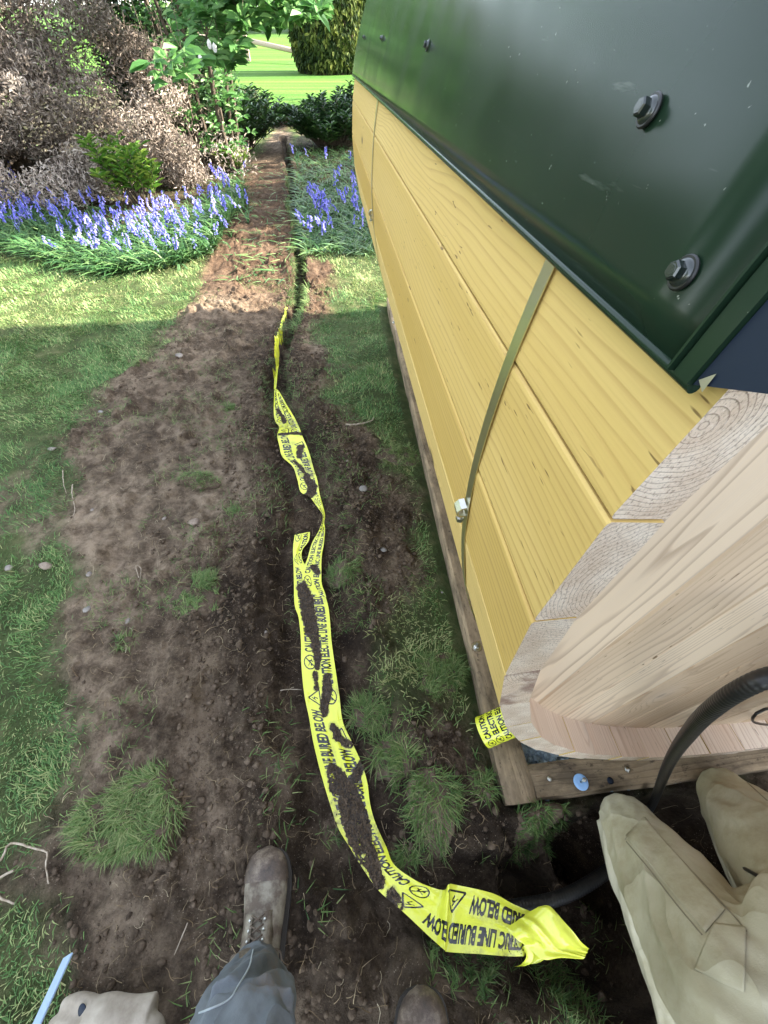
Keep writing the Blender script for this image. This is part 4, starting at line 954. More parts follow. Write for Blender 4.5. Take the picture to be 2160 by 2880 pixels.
M['gleaf'] = leaf_mat('glossy_leaf', (.012, .035, .012), (.030, .075, .020), (.075, .15, .035), .32, .2, .5)
M['bleaf'] = leaf_mat('bright_leaf', (.04, .11, .015), (.10, .24, .03), (.26, .36, .06), .4, .35, .4)
M['mleaf'] = leaf_mat('tree_leaf', (.04, .12, .03), (.10, .25, .06), (.24, .40, .14), .45, .45, .4)
M['farleaf'] = leaf_mat('far_leaf', (.02, .05, .012), (.05, .11, .02), (.13, .20, .04), .6, .3, .2)
M['hedge'] = leaf_mat('conifer_leaf', (.012, .026, .006), (.045, .07, .012), (.17, .19, .04), .7, .15, .2)
def branchset(b, base, tips, r0, up=.5, seg=6, n=6, sway=.12):
    base = Vector(base)
    for tp in tips:
        tp = Vector(tp); mid = base.lerp(tp, .45)+Vector((0, 0, (tp-base).length*.12*up)); pts = []
        for i in range(seg+1):
            q = i/seg; p = base*(1-q)**2+mid*2*q*(1-q)+tp*q*q; p += Vector((rnd.uniform(-1, 1), rnd.uniform(-1, 1), rnd.uniform(-1, 1)))*(tp-base).length*sway*.2*(0 < i < seg); pts.append(p)
        b.tube(pts, [r0*(1-.8*i/seg) for i in range(seg+1)], n)
# dead conifer: fans of grey scale foliage hanging in tiers
dc = G(350, 520); DC = Vector((-5.8, 8.4, base_z(0, 8.4)))
dead = empty('dead_conifer', DC); tag(dead, 'broad dying conifer with grey brown foliage behind the bluebells', 'conifer')
b = MB(); heads = []
for i in range(200):
    a = rnd.uniform(0, 2*math.pi); zt = 3.1*rnd.random()**1.3+.1; rr_ = (2.2+.15*math.sin(zt*5+a*2)-.30*max(0, zt-1.0)+(.30 if zt < .7 else 0))*rnd.uniform(.72, 1.04)*(1+.16*math.sin(3*a+1))
    heads.append((rr_*math.cos(a)*1.08, rr_*math.sin(a)*.95, zt, rnd.uniform(.24, .50)))
b.tube([(0, 0, -.1), (.05, 0, 1.2), (0, .05, 2.6), (0, 0, 3.5)], [.17, .14, .08, .02], 10)
for h_ in heads:
    if rnd.random() < .75: branchset(b, (0, 0, max(.1, h_[2]*.55)), [(h_[0], h_[1], h_[2])], rnd.uniform(.012, .03), sway=.25)
b.build('trunk', M['bark'], dead, True)
PP, NN, SS, VV, AZ = [], [], [], [], []
for (hx, hy, hz, hr) in heads:
    k = int(1150*(hr/.45)**2*(1.4 if hy < 0 else .3)); q = rng.normal(0, 1, (k, 3)); q /= np.linalg.norm(q, axis=1, keepdims=True)
    sh = rng.uniform(.55, 1.05, k)[:, None]*(1+.35*fbm(q[:, 0]*2+hx*3, q[:, 1]*2+q[:, 2]*1.7+hy, 1.5, 3, 7))[:, None]
    p = np.array([hx, hy, hz])+q*sh*hr*np.array([1, 1, .72]); keep = (p[:, 2] > .03); p = p[keep]; q = q[keep]; k = len(p)
    PP.append(p); NN.append(q+rng.normal(0, .6, (k, 3))); SS.append(rng.uniform(.025, .085, k)); tone = rnd.uniform(-.34, .26)
    VV.append(np.clip(.52+tone+rng.normal(0, .2, k)+.12*q[:, 2], 0, 1)); AZ.append(q*1.2+np.array([0, 0, .5]))
PP, NN, SS, VV, AZ = map(np.concatenate, (PP, NN, SS, VV, AZ))
V, F_ = leafmesh(PP, NN, SS, .26, .3, AZ, .9); pyobj('foliage', V, F_, M['dead'], dead, False, attrs=dict(var=np.repeat(VV, 6))); print('dead', len(PP))
# a few surviving green sprays low on its left side
k = 5000; c = np.array([[-2.3, -.3, 1.3], [-2.0, -.8, .8], [-1.7, -1.0, 1.6]])[rng.integers(0, 3, k)]+rng.normal(0, .22, (k, 3))
V, F_ = leafmesh(c, rng.normal(0, 1, (k, 3)), rng.uniform(.03, .07, k), .3); pyobj('green_sprays', V, F_, M['hedge'], dead, False, attrs=dict(var=np.repeat(np.clip(rng.normal(.7, .2, k), 0, 1), 6)))

def leafy_shrub(name, label, cat, loc, stems, hgt, spread, per, lsize, asp, mat, var0=.45, whorl=True, seed=1, lean=(0, 0)):
    root = empty(name, loc); tag(root, label, cat); b = MB(); P, N, S_, A_ = [], [], [], []
    for i in range(stems):
        a = rnd.uniform(0, 6.28); r_ = spread*math.sqrt(rnd.random()); h_ = hgt*rnd.uniform(.55, 1.08)*(1-.25*(r_/spread)**2); tip = Vector((r_*math.cos(a)+lean[0]*h_, r_*math.sin(a)+lean[1]*h_, h_))
        bs = Vector((tip.x*.35, tip.y*.35, 0)); branchset(b, bs, [tip], .006+hgt*.006, .6, 5, 5)
        for j in range(per):
            q = 1-(j/per)**1.2*.65; p = bs.lerp(tip, q)+Vector((rnd.gauss(0, .02), rnd.gauss(0, .02), rnd.gauss(0, .02)))*hgt; P.append(p[:])
            aa = j*2.4+i; dv = Vector((math.cos(aa), math.sin(aa), .35+1.2*(q > .93)+rnd.uniform(-.3, .4))); A_.append(dv[:]); N.append((-dv.x*.5, -dv.y*.5, 1)); S_.append(lsize*rnd.uniform(.6, 1.15))
    b.build('stems', M['bark'], root, True)
    P, N, S_, A_ = map(np.array, (P, N, S_, A_)); V, F_ = leafmesh(P, N, S_, asp, .18, A_*3, .35)
    pyobj('leaves', V, F_, mat, root, False, attrs=dict(var=np.repeat(np.clip(rng.normal(var0, .25, len(P)), 0, 1), 6))); return root
leafy_shrub('laurel_shrub', 'bright green leafy shrub growing against the dead conifer', 'shrub', Gd(322, 445), 22, .80, .42, 24, .17, .30, M['bleaf'], .6, lean=(-.30, .05))
leafy_shrub('evergreen_shrub', 'dark evergreen shrub left of the soil path at its far end', 'shrub', Gd(505, 322), 170, .9, 1.15, 40, .14, .30, M['gleaf'], .4)
leafy_shrub('evergreen_shrub', 'dark shrub at the foot of the tree stems', 'shrub', Gd(478, 345), 120, .95, .60, 40, .12, .30, M['gleaf'], .35)
leafy_shrub('evergreen_shrub', 'low blue green shrub behind the left path shrub', 'shrub', Gd(455, 290), 110, 1.5, .9, 40, .12, .34, M['gleaf'], .6)
leafy_shrub('evergreen_shrub', 'dark glossy evergreen shrub right of the soil path beside the sauna', 'shrub', Gd(722, 318), 130, .74, .95, 40, .15, .30, M['gleaf'], .4)
leafy_shrub('evergreen_shrub', 'taller dark evergreen shrub just beyond the sauna end', 'shrub', Gd(785, 300), 80, .9, .7, 40, .15, .30, M['gleaf'], .45)
leafy_shrub('evergreen_shrub', 'low dark shrub closing the far end of the soil path', 'shrub', Gd(622, 268), 60, .34, .75, 34, .14, .30, M['gleaf'], .4)
leafy_shrub('evergreen_shrub', 'tall dark evergreen added to darken the gap behind the tree stems', 'shrub', Vector((-4.0, 10.4, .05)), 170, 2.3, .95, 52, .15, .32, M['gleaf'], .3)  # added dark volume standing in for deep shade behind the stems
leafy_shrub('young_shrub', 'small yellow green shrub at the bend of the soil path', 'shrub', Gd(505, 372), 16, .38, .28, 26, .13, .32, M['bleaf'], .7)
# the leafy tree whose branches hang over the top of the view
tb = Vector((-2.9, 9.2, base_z(0, 9.2))); tree = empty('broadleaf_tree', tb); tag(tree, 'leafy tree with thin stems and white flowers hanging over the path', 'tree')
b = MB(); tops = []
for i in range(9):
    a = rnd.uniform(0, 6.28); q = Vector((rnd.uniform(-.45, .45), rnd.uniform(-.4, .4), 0)); pts = [q, q+Vector((rnd.uniform(-.1, .15), rnd.uniform(-.1, .1), 1.)), q*1.3+Vector((rnd.uniform(-.1, .3), rnd.uniform(-.3, .1), 2.1)), q*1.8+Vector((rnd.uniform(-.2, .5), -.3, 3.2))]
    b.tube([Vector(v) for v in catmull([tuple(p) for p in pts], 4)], .022+.014*rnd.random(), 7); tops.append(pts[-1])
P, N, S_, A_ = [], [], [], []
stemtops = list(tops)
def whorl(c, n_, sz, out=(0, 0, -.3)):
    for j in range(n_):
        a = j*2.4+rnd.random(); dv = Vector((math.cos(a), math.sin(a), rnd.uniform(-.9, .25)))+Vector(out); P.append((Vector(c)+dv*.02)[:]); A_.append(dv[:]); N.append((-dv.x*.4+rnd.gauss(0, .3), -dv.y*.4-.5, 1)); S_.append(sz*rnd.uniform(.65, 1.15))
for i in range(190):
    px, py = rnd.uniform(540, 900), rnd.uniform(-260, 175)
    if px > 690: py = min(py, 70-(px-690)*.25)
    dist = rnd.uniform(5.6, 7.6); c = ud(px, py, dist)-tb; src = tops[i % 9].lerp(Vector((0, 0, 1.8)), rnd.uniform(0, .5))
    branchset(b, src, [c], .010, 1.0, 6, 5, .3); whorl(c, rnd.randint(7, 12), .155)
    for q in range(2): whorl(c.lerp(src, rnd.uniform(.03, .25))+Vector((rnd.gauss(0, .1), rnd.gauss(0, .1), rnd.gauss(0, .08))), 6, .14)
for px, py in ((505, 130), (475, 165), (425, 165), (455, 195), (478, 225), (520, 195)): c = ud(px, py, 5.2)-tb; branchset(b, tops[0], [c], .006, .2, 6, 5, .1); whorl(c, 6, .17)
for i in range(260):
    q = rnd.random(); c = Vector((rnd.uniform(-.6, .7), rnd.uniform(-.5, .3), .3+2.3*q)); whorl(c, 6, .12)
for i in range(500):      # crown above the frame, seen in the roof's reflection
    c = Vector((rnd.gauss(0, 1.7), rnd.gauss(0, 1.5), rnd.uniform(2.9, 5.6))); whorl(c, 8, .22)
b.build('trunk', M['bark'], tree, True)
P, N, S_, A_ = map(np.array, (P, N, S_, A_)); V, F_ = leafmesh(P, N, S_, .48, .12, A_*3, .3)
pyobj('crown', V, F_, M['mleaf'], tree, False, attrs=dict(var=np.repeat(np.clip(rng.normal(.5, .27, len(P)), 0, 1), 6)))
M['petal'] = NT('white_petal').fin((.78, .74, .72), .6)
for i, (px, py) in enumerate(((585, 108), (560, 150), (600, 118))):
    c = ud(px, py, 5.8)-tb; n_ = 9; A = np.array([[math.cos(j*.7), math.sin(j*.7), -.9-.2*rnd.random()] for j in range(n_)]); V, F_ = leafmesh(np.array([c[:]]*n_), A*np.array([1, 1, 0])+np.array([0, 0, .3]), np.full(n_, .065), .5, .1, A*5, .1)
    pyobj('flower', V, F_, M['petal'], tree, False)

# bluebells: stalk with nodding bells, and strap leaves at the base
M['bell'] = leaf_mat('bluebell_petal', (.09, .10, .46), (.20, .20, .70), (.48, .44, .86), .6, .3, .2)
M['bstem'] = leaf_mat('bluebell_stem', (.04, .09, .05), (.07, .15, .06), (.16, .24, .10), .5, .2, .3)
def bluebell(seed):
    r = random.Random(seed); vs, fs, fm, va = [], [], [], []
    hh = r.uniform(.26, .36); bx, by = r.uniform(-.09, .09), r.uniform(-.09, .09)
    def stem(q): return Vector((bx*q**2.2, by*q**2.2, hh*(q-.08*q**4)))
    for i in range(6):
        p = stem(i/5); w = .0035
        for dx, dy in ((w, 0), (-w*.5, w*.87), (-w*.5, -w*.87)): vs.append((p.x+dx, p.y+dy, p.z)); va.append(.5)
    for i in range(5):
        for j in range(3): fs.append([i*3+j, i*3+(j+1) % 3, i*3+3+(j+1) % 3, i*3+3+j]); fm.append(1)
    nb = r.randint(8, 13)
    for k in range(nb):
        q = .52+.48*k/nb; c = stem(q); a = r.uniform(0, 6.28); sz = r.uniform(.023, .033)*(1.1-.3*(k/nb)); o = Vector((math.cos(a), math.sin(a), 0)); top = c+o*.014; dn = (Vector((0, 0, -1))+o*.35).normalized()
        u_ = dn.orthogonal().normalized(); w_ = dn.cross(u_); b0 = len(vs); tone = r.uniform(.2, .9)
        for (t_, rad) in ((0, .15), (.35, .36), (.75, .34), (1.0, .62)):
            for j in range(5): an = 2*math.pi*j/5; vs.append(top+dn*sz*t_+(u_*math.cos(an)+w_*math.sin(an))*sz*rad*.8); va.append(tone+.15*(t_ > .9))
        for i in range(3):
            for j in range(5): fs.append([b0+i*5+j, b0+i*5+(j+1) % 5, b0+i*5+5+(j+1) % 5, b0+i*5+5+j]); fm.append(0)
    for k in range(5):
        a = r.uniform(0, 6.28); L = r.uniform(.18, .30); w = r.uniform(.007, .012); d = Vector((math.cos(a), math.sin(a), 0)); n_ = Vector((-d.y, d.x, 0)); b0 = len(vs)
        for i in range(5): q = i/4; p = d*L*.8*q+Vector((0, 0, L*(1.0*q-.85*q*q))); ww = w*(1-q**3); vs += [p-n_*ww, p+n_*ww]; va += [.5, .6]
        for i in range(4): fs.append([b0+2*i, b0+2*i+1, b0+2*i+3, b0+2*i+2]); fm.append(1)
    o = pyobj('bluebell', vs, fs, [M['bell'], M['bstem']], None, False, fm, attrs=dict(var=np.clip(va, 0, 1))); return o
protos = [bluebell(i) for i in range(8)]; used = [False]*8; npl = 0
def place_bell(px, py, label, group, s=1.):
    global npl
    i = rnd.randrange(8); o = protos[i] if not used[i] else protos[i].copy()
    if used[i]: COL.objects.link(o)
    used[i] = True; o.location = G(px, py); o.rotation_euler = (rnd.gauss(0, .24), rnd.gauss(0, .24), rnd.uniform(0, 6.28)); k = s*rnd.uniform(.65, 1.15); o.scale = (k, k, k); tag(o, label, 'bluebell', group); npl += 1
lst = []
while len(lst) < 230:
    px = rnd.uniform(-30, 700); lo = 520+ (px/700)*-40; band_lo = np.interp(px, [0, 100, 260, 400, 560, 640, 700], [520, 545, 600, 620, 560, 470, 430]); band_hi = np.interp(px, [0, 150, 300, 450, 600, 690], [610, 665, 700, 715, 690, 600])
    py = band_lo+(band_hi-band_lo)*rnd.betavariate(1.1, 1.2); lst.append((px, py+22+rnd.gauss(0, 26)))
for px, py in lst: place_bell(px, py, 'violet blue bluebell in the drift around the foot of the dead conifer', 'bluebells around the dead conifer')
for i in range(14): place_bell(rnd.uniform(-10, 80), rnd.uniform(430, 540), 'bluebell at the far left behind the dead conifer', 'bluebells at the far left')
for i in range(50):
    px = rnd.uniform(850, 1045); py = rnd.uniform(440, 690) if px > 930 else rnd.uniform(560, 700)
    place_bell(px, py, 'bluebell growing between the trench and the far end of the sauna', 'bluebells by the sauna')
for px, py in ((832, 455), (868, 462), (922, 470), (986, 465)): place_bell(px, py, 'single pale bluebell standing up in front of the dark evergreens', 'bluebells before the evergreens', 1.1)
# strap leaves of the bluebell drift
def strap(n, polyfn, L0, L1, w0, w1, label, nm, v0=.5, lay=(.5, 1.3)):
    pts = [polyfn() for _ in range(n)]; g = np.array([uz(a, b_)[:2] for a, b_ in pts]); x, y = g[:, 0], g[:, 1]; z = terrain(x, y); seg = 6
    a = rng.uniform(0, 6.28, n); L = rng.uniform(L0, L1, n); w = rng.uniform(w0, w1, n); d = np.stack([np.cos(a), np.sin(a)], -1); st = rng.uniform(*lay, n)
    V = np.zeros((n, seg, 2, 3))
    for i in range(seg):
        q = i/(seg-1); hx = L*(np.sin(st)*q+.12*q*q); hz = L*(np.cos(st)*q*1.3-.75*q*q*np.cos(st)); ww = w*(1-q**2.5)*.5
        px_, py_ = x+d[:, 0]*hx, y+d[:, 1]*hx; V[:, i, 0] = np.stack([px_-d[:, 1]*ww, py_+d[:, 0]*ww, z+hz+.012], -1); V[:, i, 1] = np.stack([px_+d[:, 1]*ww, py_-d[:, 0]*ww, z+hz+.012+ww*.6], -1)
    b_ = np.arange(n)[:, None]*seg*2; Fs = [b_+np.array([2*i, 2*i+1, 2*i+3, 2*i+2]) for i in range(seg-1)]
    tag(pyobj(nm, V.reshape(-1, 3), np.concatenate(Fs), M['bstrap'], smooth=False, attrs=dict(var=np.repeat(np.clip(rng.normal(v0, .22, n), 0, 1), seg*2))), label, 'leaves', kind='stuff')
M['bstrap'] = leaf_mat('strap_leaf', (.025, .075, .03), (.06, .15, .045), (.20, .30, .11), .38, .3, .5)
def pl():
    px = rng.uniform(-60, 690); lo = np.interp(px, [0, 260, 400, 560, 690], [560, 620, 640, 590, 480]); hi = np.interp(px, [0, 150, 300, 450, 600, 680], [690, 745, 775, 765, 720, 610]); return px, lo+(hi-lo)*rng.beta(2.2, 1.2)
strap(6500, pl, .14, .36, .010, .022, 'long arching bluebell leaves massed along the front of the drift', 'bluebell_leaves')
def prr():
    while True:
        px, py = rng.uniform(835, 1050), rng.uniform(430, 720)
        if px < 860 and py > 640: continue
        return px, py
strap(3200, prr, .10, .30, .008, .018, 'trampled bluebell leaves between the trench and the sauna', 'trampled_leaves', .62, (.8, 1.5))
strap(420, lambda: (rng.uniform(640, 830), rng.uniform(470, 800)), .05, .2, .006, .014, 'torn strap leaves dropped on the red soil path', 'fallen_leaves', .7, (1.2, 1.55))
# clipped conifer, fence and far trees
def crown(root, c, rad, n, ls, mat, var0=.45, blobs=24, asp=.6, nm='crown', flatten=1.):
    hd = [(rnd.gauss(0, .45)*rad[0], rnd.gauss(0, .45)*rad[1], rnd.gauss(0, .45)*rad[2], rnd.uniform(.32, .55)) for _ in range(blobs)]
    P, N, VV = [], [], []
    for (a, b_, c_, k) in hd:
        m_ = n//blobs; q = rng.normal(0, 1, (m_, 3)); q /= np.linalg.norm(q, axis=1, keepdims=True); p = np.array(c)+np.array([a, b_, c_])+q*rng.uniform(.45, 1.08, m_)[:, None]*k*np.array(rad); P.append(p); N.append(q+rng.normal(0, .5, (m_, 3))); VV.append(np.clip(var0+rnd.uniform(-.2, .2)+rng.normal(0, .15, m_), 0, 1))
    P, N, VV = map(np.concatenate, (P, N, VV)); V, F_ = leafmesh(P, N, ls*rng.uniform(.6, 1.3, len(P)), asp); return pyobj(nm, V, F_, mat, root, False, attrs=dict(var=np.repeat(VV, 6)))
hp = G(935, 205); hr_ = empty('clipped_conifer', hp); tag(hr_, 'tall clipped dark conifer column beyond the lawn beside the sauna roof', 'conifer')
n = 26000; a = rng.uniform(0, 6.28, n); z = rng.uniform(.15, 7.5, n); rr_ = 2.0*(1+.10*fbm(np.cos(a)*3, z*1.2, 1, 3, 5)+.04*fbm(np.cos(a)*9, np.sin(a)*9+z*6, 1, 2, 6))*(1-.25*np.exp(-z*2.5))*rng.uniform(.9, 1.03, n); P = np.stack([rr_*np.cos(a), rr_*np.sin(a), z], -1)
V, F_ = leafmesh(P, np.stack([np.cos(a), np.sin(a), .3+0*a], -1)+rng.normal(0, .5, (n, 3)), rng.uniform(.12, .34, n), .35, .2, np.array([[0, 0, -1.]]), .5); pyobj('foliage', V, F_, M['hedge'], hr_, False, attrs=dict(var=np.repeat(np.clip(.45+fbm(np.cos(a)*6, z*3, 1, 3, 8)*1.6+rng.normal(0, .2, n), 0, 1), 6)))
b = MB(); b.tube([(0, 0, -.2), (0, 0, 4), (0, 0, 7)], [1.5, 1.5, .9], 20); b.build('inner_branches', M['bark'], hr_, True)
t = NT('old_fence_wood'); M['fence'] = t.fin(t.ramp(t.noise(t.mapv(t.coord(), (1, 20, 20)), 2, 4), [(.3, (.20, .15, .10)), (.7, (.42, .34, .25))]), .9)
f0 = G(874, 182); fr = empty('wooden_fence', f0); tag(fr, 'low wooden rail fence with a square post at the end of the lawn', 'fence')
far = [G(874, 182), G(700, 172), G(500, 165)]
b = MB(); b.box((0, 0, .75), (.28, .28, 1.7), bev=.02); b.build('post', M['fence'], fr)
for q in far[1:]: b = MB(); b.box(q-f0+Vector((0, 0, .6)), (.25, .25, 1.4), bev=.02); b.build('post', M['fence'], fr)
b = MB(); b.tube([Vector((-.1, 0, .45)), (far[1]-f0)+Vector((0, 0, 1.0))], .13, 8); b.tube([(far[1]-f0)+Vector((0, 0, 1.0)), (far[2]-f0)+Vector((0, 0, 1.2))], .12, 8); b.build('rail', M['fence'], fr, True)
def big_tree(x, y, h_, r_, n, ls, label, mat, var0=.45, group=None, nm='broadleaf_tree'):
    z0 = gz(x, y); root = empty(nm, (x, y, z0)); tag(root, label, 'tree', group); b = MB(); b.tube([(0, 0, -.2), (.1, 0, h_*.3), (0, .1, h_*.7)], [.05*h_*.6, .04*h_*.6, .03], 9)
    branchset(b, (.1, 0, h_*.35), [(rnd.uniform(-1, 1)*r_*.7, rnd.uniform(-1, 1)*r_*.7, h_*rnd.uniform(.55, .95)) for _ in range(9)], .014*h_, .8); b.build('trunk', M['bark'], root, True)
    crown(root, (0, 0, h_*.62), (r_, r_, h_*.42), n, ls, mat, var0); return root
for i, (x, y, h_, r_) in enumerate([(-46, 74, 13, 8), (-34, 80, 15, 9), (-22, 84, 14, 8), (-12, 82, 15, 8), (-2, 86, 15, 9), (-58, 70, 14, 9), (10, 88, 14, 9), (-70, 64, 13, 9)]):
    big_tree(x, y, h_, r_, 5200, .75, 'distant green tree in the row beyond the fence', M['farleaf'], .5, 'distant trees beyond the fence')
for i, (x, y, h_, r_, lb) in enumerate([(-13, 2, 8, 3.6, 'garden tree left of the lawn level with the spoil'), (-15, 9.5, 9, 4, 'garden tree left of the dead conifer'), (-12, -6, 8, 3.4, 'garden tree behind on the left')]):
    big_tree(x, y, h_, r_, 7000, .34, lb, M['farleaf'], .55)
for i, (x, y, h_, r_, lb) in enumerate([(7.2, 7.4, 5.6, 1.9, 'garden tree right of the sauna nearest the added cottage'), (10.5, 9.4, 6.5, 2.2, 'garden tree right of the sauna further along'), (9.5, 13.2, 7, 2.6, 'garden tree right of the lawn beyond the sauna'), (13, 18.5, 8, 3.2, 'garden tree at the far right of the lawn')]):
    big_tree(x, y, h_, r_, 6500, .24, lb, M['farleaf'], .5)

# house added out of view on the right to shade the foreground
hs = empty('shade_house', (7.4, -2.2, 0)); tag(hs, 'added unseen cottage shading the foreground from right of the sauna', 'shade_house')
t = NT('render_wall'); M['wallm'] = t.fin(t.ramp(t.noise(t.coord(), 3, 5), [(.3, (.36, .34, .30)), (.7, (.46, .44, .39))]), .9, t.bump(t.noise(t.coord(), 90, 4), .4, .004))
t = NT('slate'); bk = t.n('TexBrick', Vector=t.coord(), Scale=3.5, Color1=(.06, .065, .075, 1), Color2=(.10, .10, .11, 1), Mortar=(.02, .02, .02, 1)); M['slate'] = t.fin(bk.outputs[0], .6)
M['glass'] = NT('window_glass').fin((.03, .04, .05), .06, spec=.8); M['white'] = NT('white_paint').fin((.72, .72, .70), .5)
HX, HY = 6.0, 12.5
b = MB(); x0, x1, y0, y1, zt = -HX/2, HX/2, -HY/2, HY/2, 5.0
b.add([(x0, y0, -.2), (x1, y0, -.2), (x1, y1, -.2), (x0, y1, -.2), (x0, y0, zt), (x1, y0, zt), (x1, y1, zt), (x0, y1, zt), (0, y0, zt+2.2), (0, y1, zt+2.2)], [[0, 1, 5, 8, 4], [1, 2, 6, 5], [2, 3, 7, 9, 6], [3, 0, 4, 7]]); b.build('wall', M['wallm'], hs)
b = MB()
for sx in (-1, 1): b.add([(0, y0-.25, zt+2.25), (0, y1+.02, zt+2.25), (sx*(HX/2+.35), y1+.02, zt-.22), (sx*(HX/2+.35), y0-.25, zt-.22), (0, y0-.25, zt+2.37), (0, y1+.02, zt+2.37), (sx*(HX/2+.35), y1+.02, zt-.10), (sx*(HX/2+.35), y0-.25, zt-.10)], [[0, 1, 2, 3], [7, 6, 5, 4], [0, 4, 5, 1], [1, 5, 6, 2], [2, 6, 7, 3], [3, 7, 4, 0]])
b.build('roof', M['slate'], hs)
for wy in (-4, -1.2, 3.6):
    b = MB()
    for (dy, dz, sy, sz) in ((0, .62, 1.3, .07), (0, -.62, 1.3, .07), (-.61, 0, .07, 1.17), (.61, 0, .07, 1.17), (0, 0, .05, 1.17)): b.box((x0-.03, wy+dy, 1.7+dz), (.06, sy, sz))
    w_ = b.build('window', M['white'], hs); b = MB(); b.box((x0-.012, wy, 1.7), (.02, 1.15, 1.17)); b.build('pane', M['glass'], w_)
b = MB(); b.box((x0-.03, 1.2, 1.05), (.06, .95, 2.1), bev=.005); d_ = b.build('door', M['flash'], hs); b = MB(); b.tube([(x0-.06, 1.5, 1.05), (x0-.06, 1.5, 1.18)], .012, 8); b.build('handle', M['steel'], d_)
print('bluebells', npl)

# ------------------------------------------------------------------ people
def limb(b, pts, rad, n=40, fold=0., seed=0, flat=1.0, step=.008, up=(0, 0, 1), fk=5.):
    """rounded tapering limb with cloth folds"""
    C = catmull([tuple(p)+(r,) for p, r in zip(pts, rad)], 1/step); P = [Vector(c[:3]) for c in C]; R0 = [c[3] for c in C]
    k = len(P); L = 0; vs = []; t0 = (P[1]-P[0]).normalized(); a = Vector(up)-t0*t0.dot(Vector(up)); a = a.normalized() if a.length > .05 else t0.orthogonal().normalized()
    cap = []
    for i in range(k):
        if i: L += (P[i]-P[i-1]).length
        t_ = (P[min(i+1, k-1)]-P[max(i-1, 0)]).normalized(); a = (a-t_*a.dot(t_)).normalized(); c_ = t_.cross(a)
        an = np.arange(n)*2*math.pi/n
        if fold:
            f = 1-np.abs(fbm(np.cos(an)*1.1+L*fk*.9+seed, np.sin(an)*1.1-L*fk*.6+seed*2, 1.4, 3, seed))*5.0; g = fbm(np.cos(an)*2.2+L*5+seed, np.sin(an)*2.2+L*3, 1., 2, seed+3)
            rr_ = R0[i]*(1+fold*(np.clip(f, -.6, 1)+g*1.6))
        else: rr_ = np.full(n, R0[i])
        for j in range(n): vs.append(P[i]+a*math.cos(an[j])*rr_[j]*flat+c_*math.sin(an[j])*rr_[j])
    fs = [[i*n+j, i*n+(j+1) % n, (i+1)*n+(j+1) % n, (i+1)*n+j] for i in range(k-1) for j in range(n)]+[list(range(n))[::-1], [(k-1)*n+j for j in range(n)]]
    b.add(vs, fs)
    for p, r in ((P[0], R0[0]), (P[-1], R0[-1])): b.add([p+Vector(q)*r*.97*(1 if flat > .9 else flat) for q in IV], IF.tolist())
def ball(b, c, r): 
    r = r if isinstance(r, (tuple, list)) else (r, r, r); b.add([Vector(c)+Vector((q[0]*r[0], q[1]*r[1], q[2]*r[2])) for q in IV], IF.tolist())
def fuse(b, name, mat, parent, vox=.007, sm=4):
    o = b.build(name, mat, None, True); m = o.modifiers.new('r', 'REMESH'); m.mode = 'VOXEL'; m.voxel_size = vox; m.use_smooth_shade = True
    s = o.modifiers.new('s', 'SMOOTH'); s.iterations = sm; s.factor = .5
    dg = bpy.context.evaluated_depsgraph_get(); me = bpy.data.meshes.new_from_object(o.evaluated_get(dg)); me.name = name; old = o.data; o.modifiers.clear(); o.data = me; bpy.data.meshes.remove(old)
    me.polygons.foreach_set('use_smooth', np.ones(len(me.polygons), bool))
    if parent: o.parent = parent; o.matrix_parent_inverse = parent.matrix_world.inverted()
    return o
def hand(b, wrist, fwd, nrm, s=1., curl=.5):
    f = Vector(fwd).normalized(); n_ = Vector(nrm); n_ = (n_-f*f.dot(n_)).normalized(); x_ = f.cross(n_); w = Vector(wrist)
    limb(b, [w, w+f*.045*s, w+f*.085*s], [.026*s, .036*s, .036*s], 16, flat=.45, up=n_)
    for i, (o, L) in enumerate(((-.030, .070), (-.010, .080), (.010, .075), (.029, .058))):
        p = w+f*.085*s+x_*o*s; q = f; P_ = [p]
        for j in range(3): q = (q-n_*curl*(.55+.1*i)).normalized(); P_.append(P_[-1]+q*L*s*(.42, .32, .26)[j])
        limb(b, P_, [.0095*s, .009*s, .0082*s, .007*s], 12)
    p = w+f*.02*s-x_*.026*s; limb(b, [p, p+(f*.6-x_*.8).normalized()*.035*s, p+(f*.95-x_*.75-n_*.3).normalized()*.068*s], [.013*s, .0115*s, .009*s], 12)
M['skin'] = NT('skin').fin((.46, .28, .20), .5, Subsurface__Weight=.1)
def cloth(name, c0, c1, c2, stain=.4, wv=900.):
    t = NT(name); co = t.coord(); n_ = t.noise(co, 5, 5, .6); f_ = t.noise(co, 40, 5, .7); w_ = t.noise(co, wv, 2, .5)
    c = t.ramp(n_, [(.35, c0), (.65, c1)]); c = t.mix(t.math('MULTIPLY', t.ramp(t.noise(co, 8, 6, .72), [(.5, 0), (.68, 1)]), stain), c, c2); c = t.mix(t.math('MULTIPLY', w_, .25), c, c0)
    return t.fin(c, .9, t.bump(w_, .25, .002, t.bump(t.noise(t.mapv(co, (3, 3, 3)), 9, 4, .55), .3, .012, t.bump(t.math('POWER', t.math('SUBTRACT', 1., t.math('ABSOLUTE', t.math('MULTIPLY_ADD', t.noise(t.mapv(co, (1, .55, .55)), 6., 1, .4, .5), 2., -1.))), 9.), .38, .02))), spec=.15)
M['khaki'] = cloth('khaki_canvas', (.40, .36, .24), (.52, .48, .36), (.26, .21, .11), .5)
M['jean'] = cloth('worn_blue_trousers', (.10, .115, .13), (.185, .205, .225), (.16, .13, .10), .8)
M['shirt'] = cloth('grey_shirt', (.16, .17, .18), (.22, .23, .25), (.1, .1, .1), .1)
t = NT('muddy_boot_leather'); co = t.coord(); n_ = t.noise(co, 22, 6, .65); gy = t.n('SeparateXYZ', Vector=co).outputs[1]
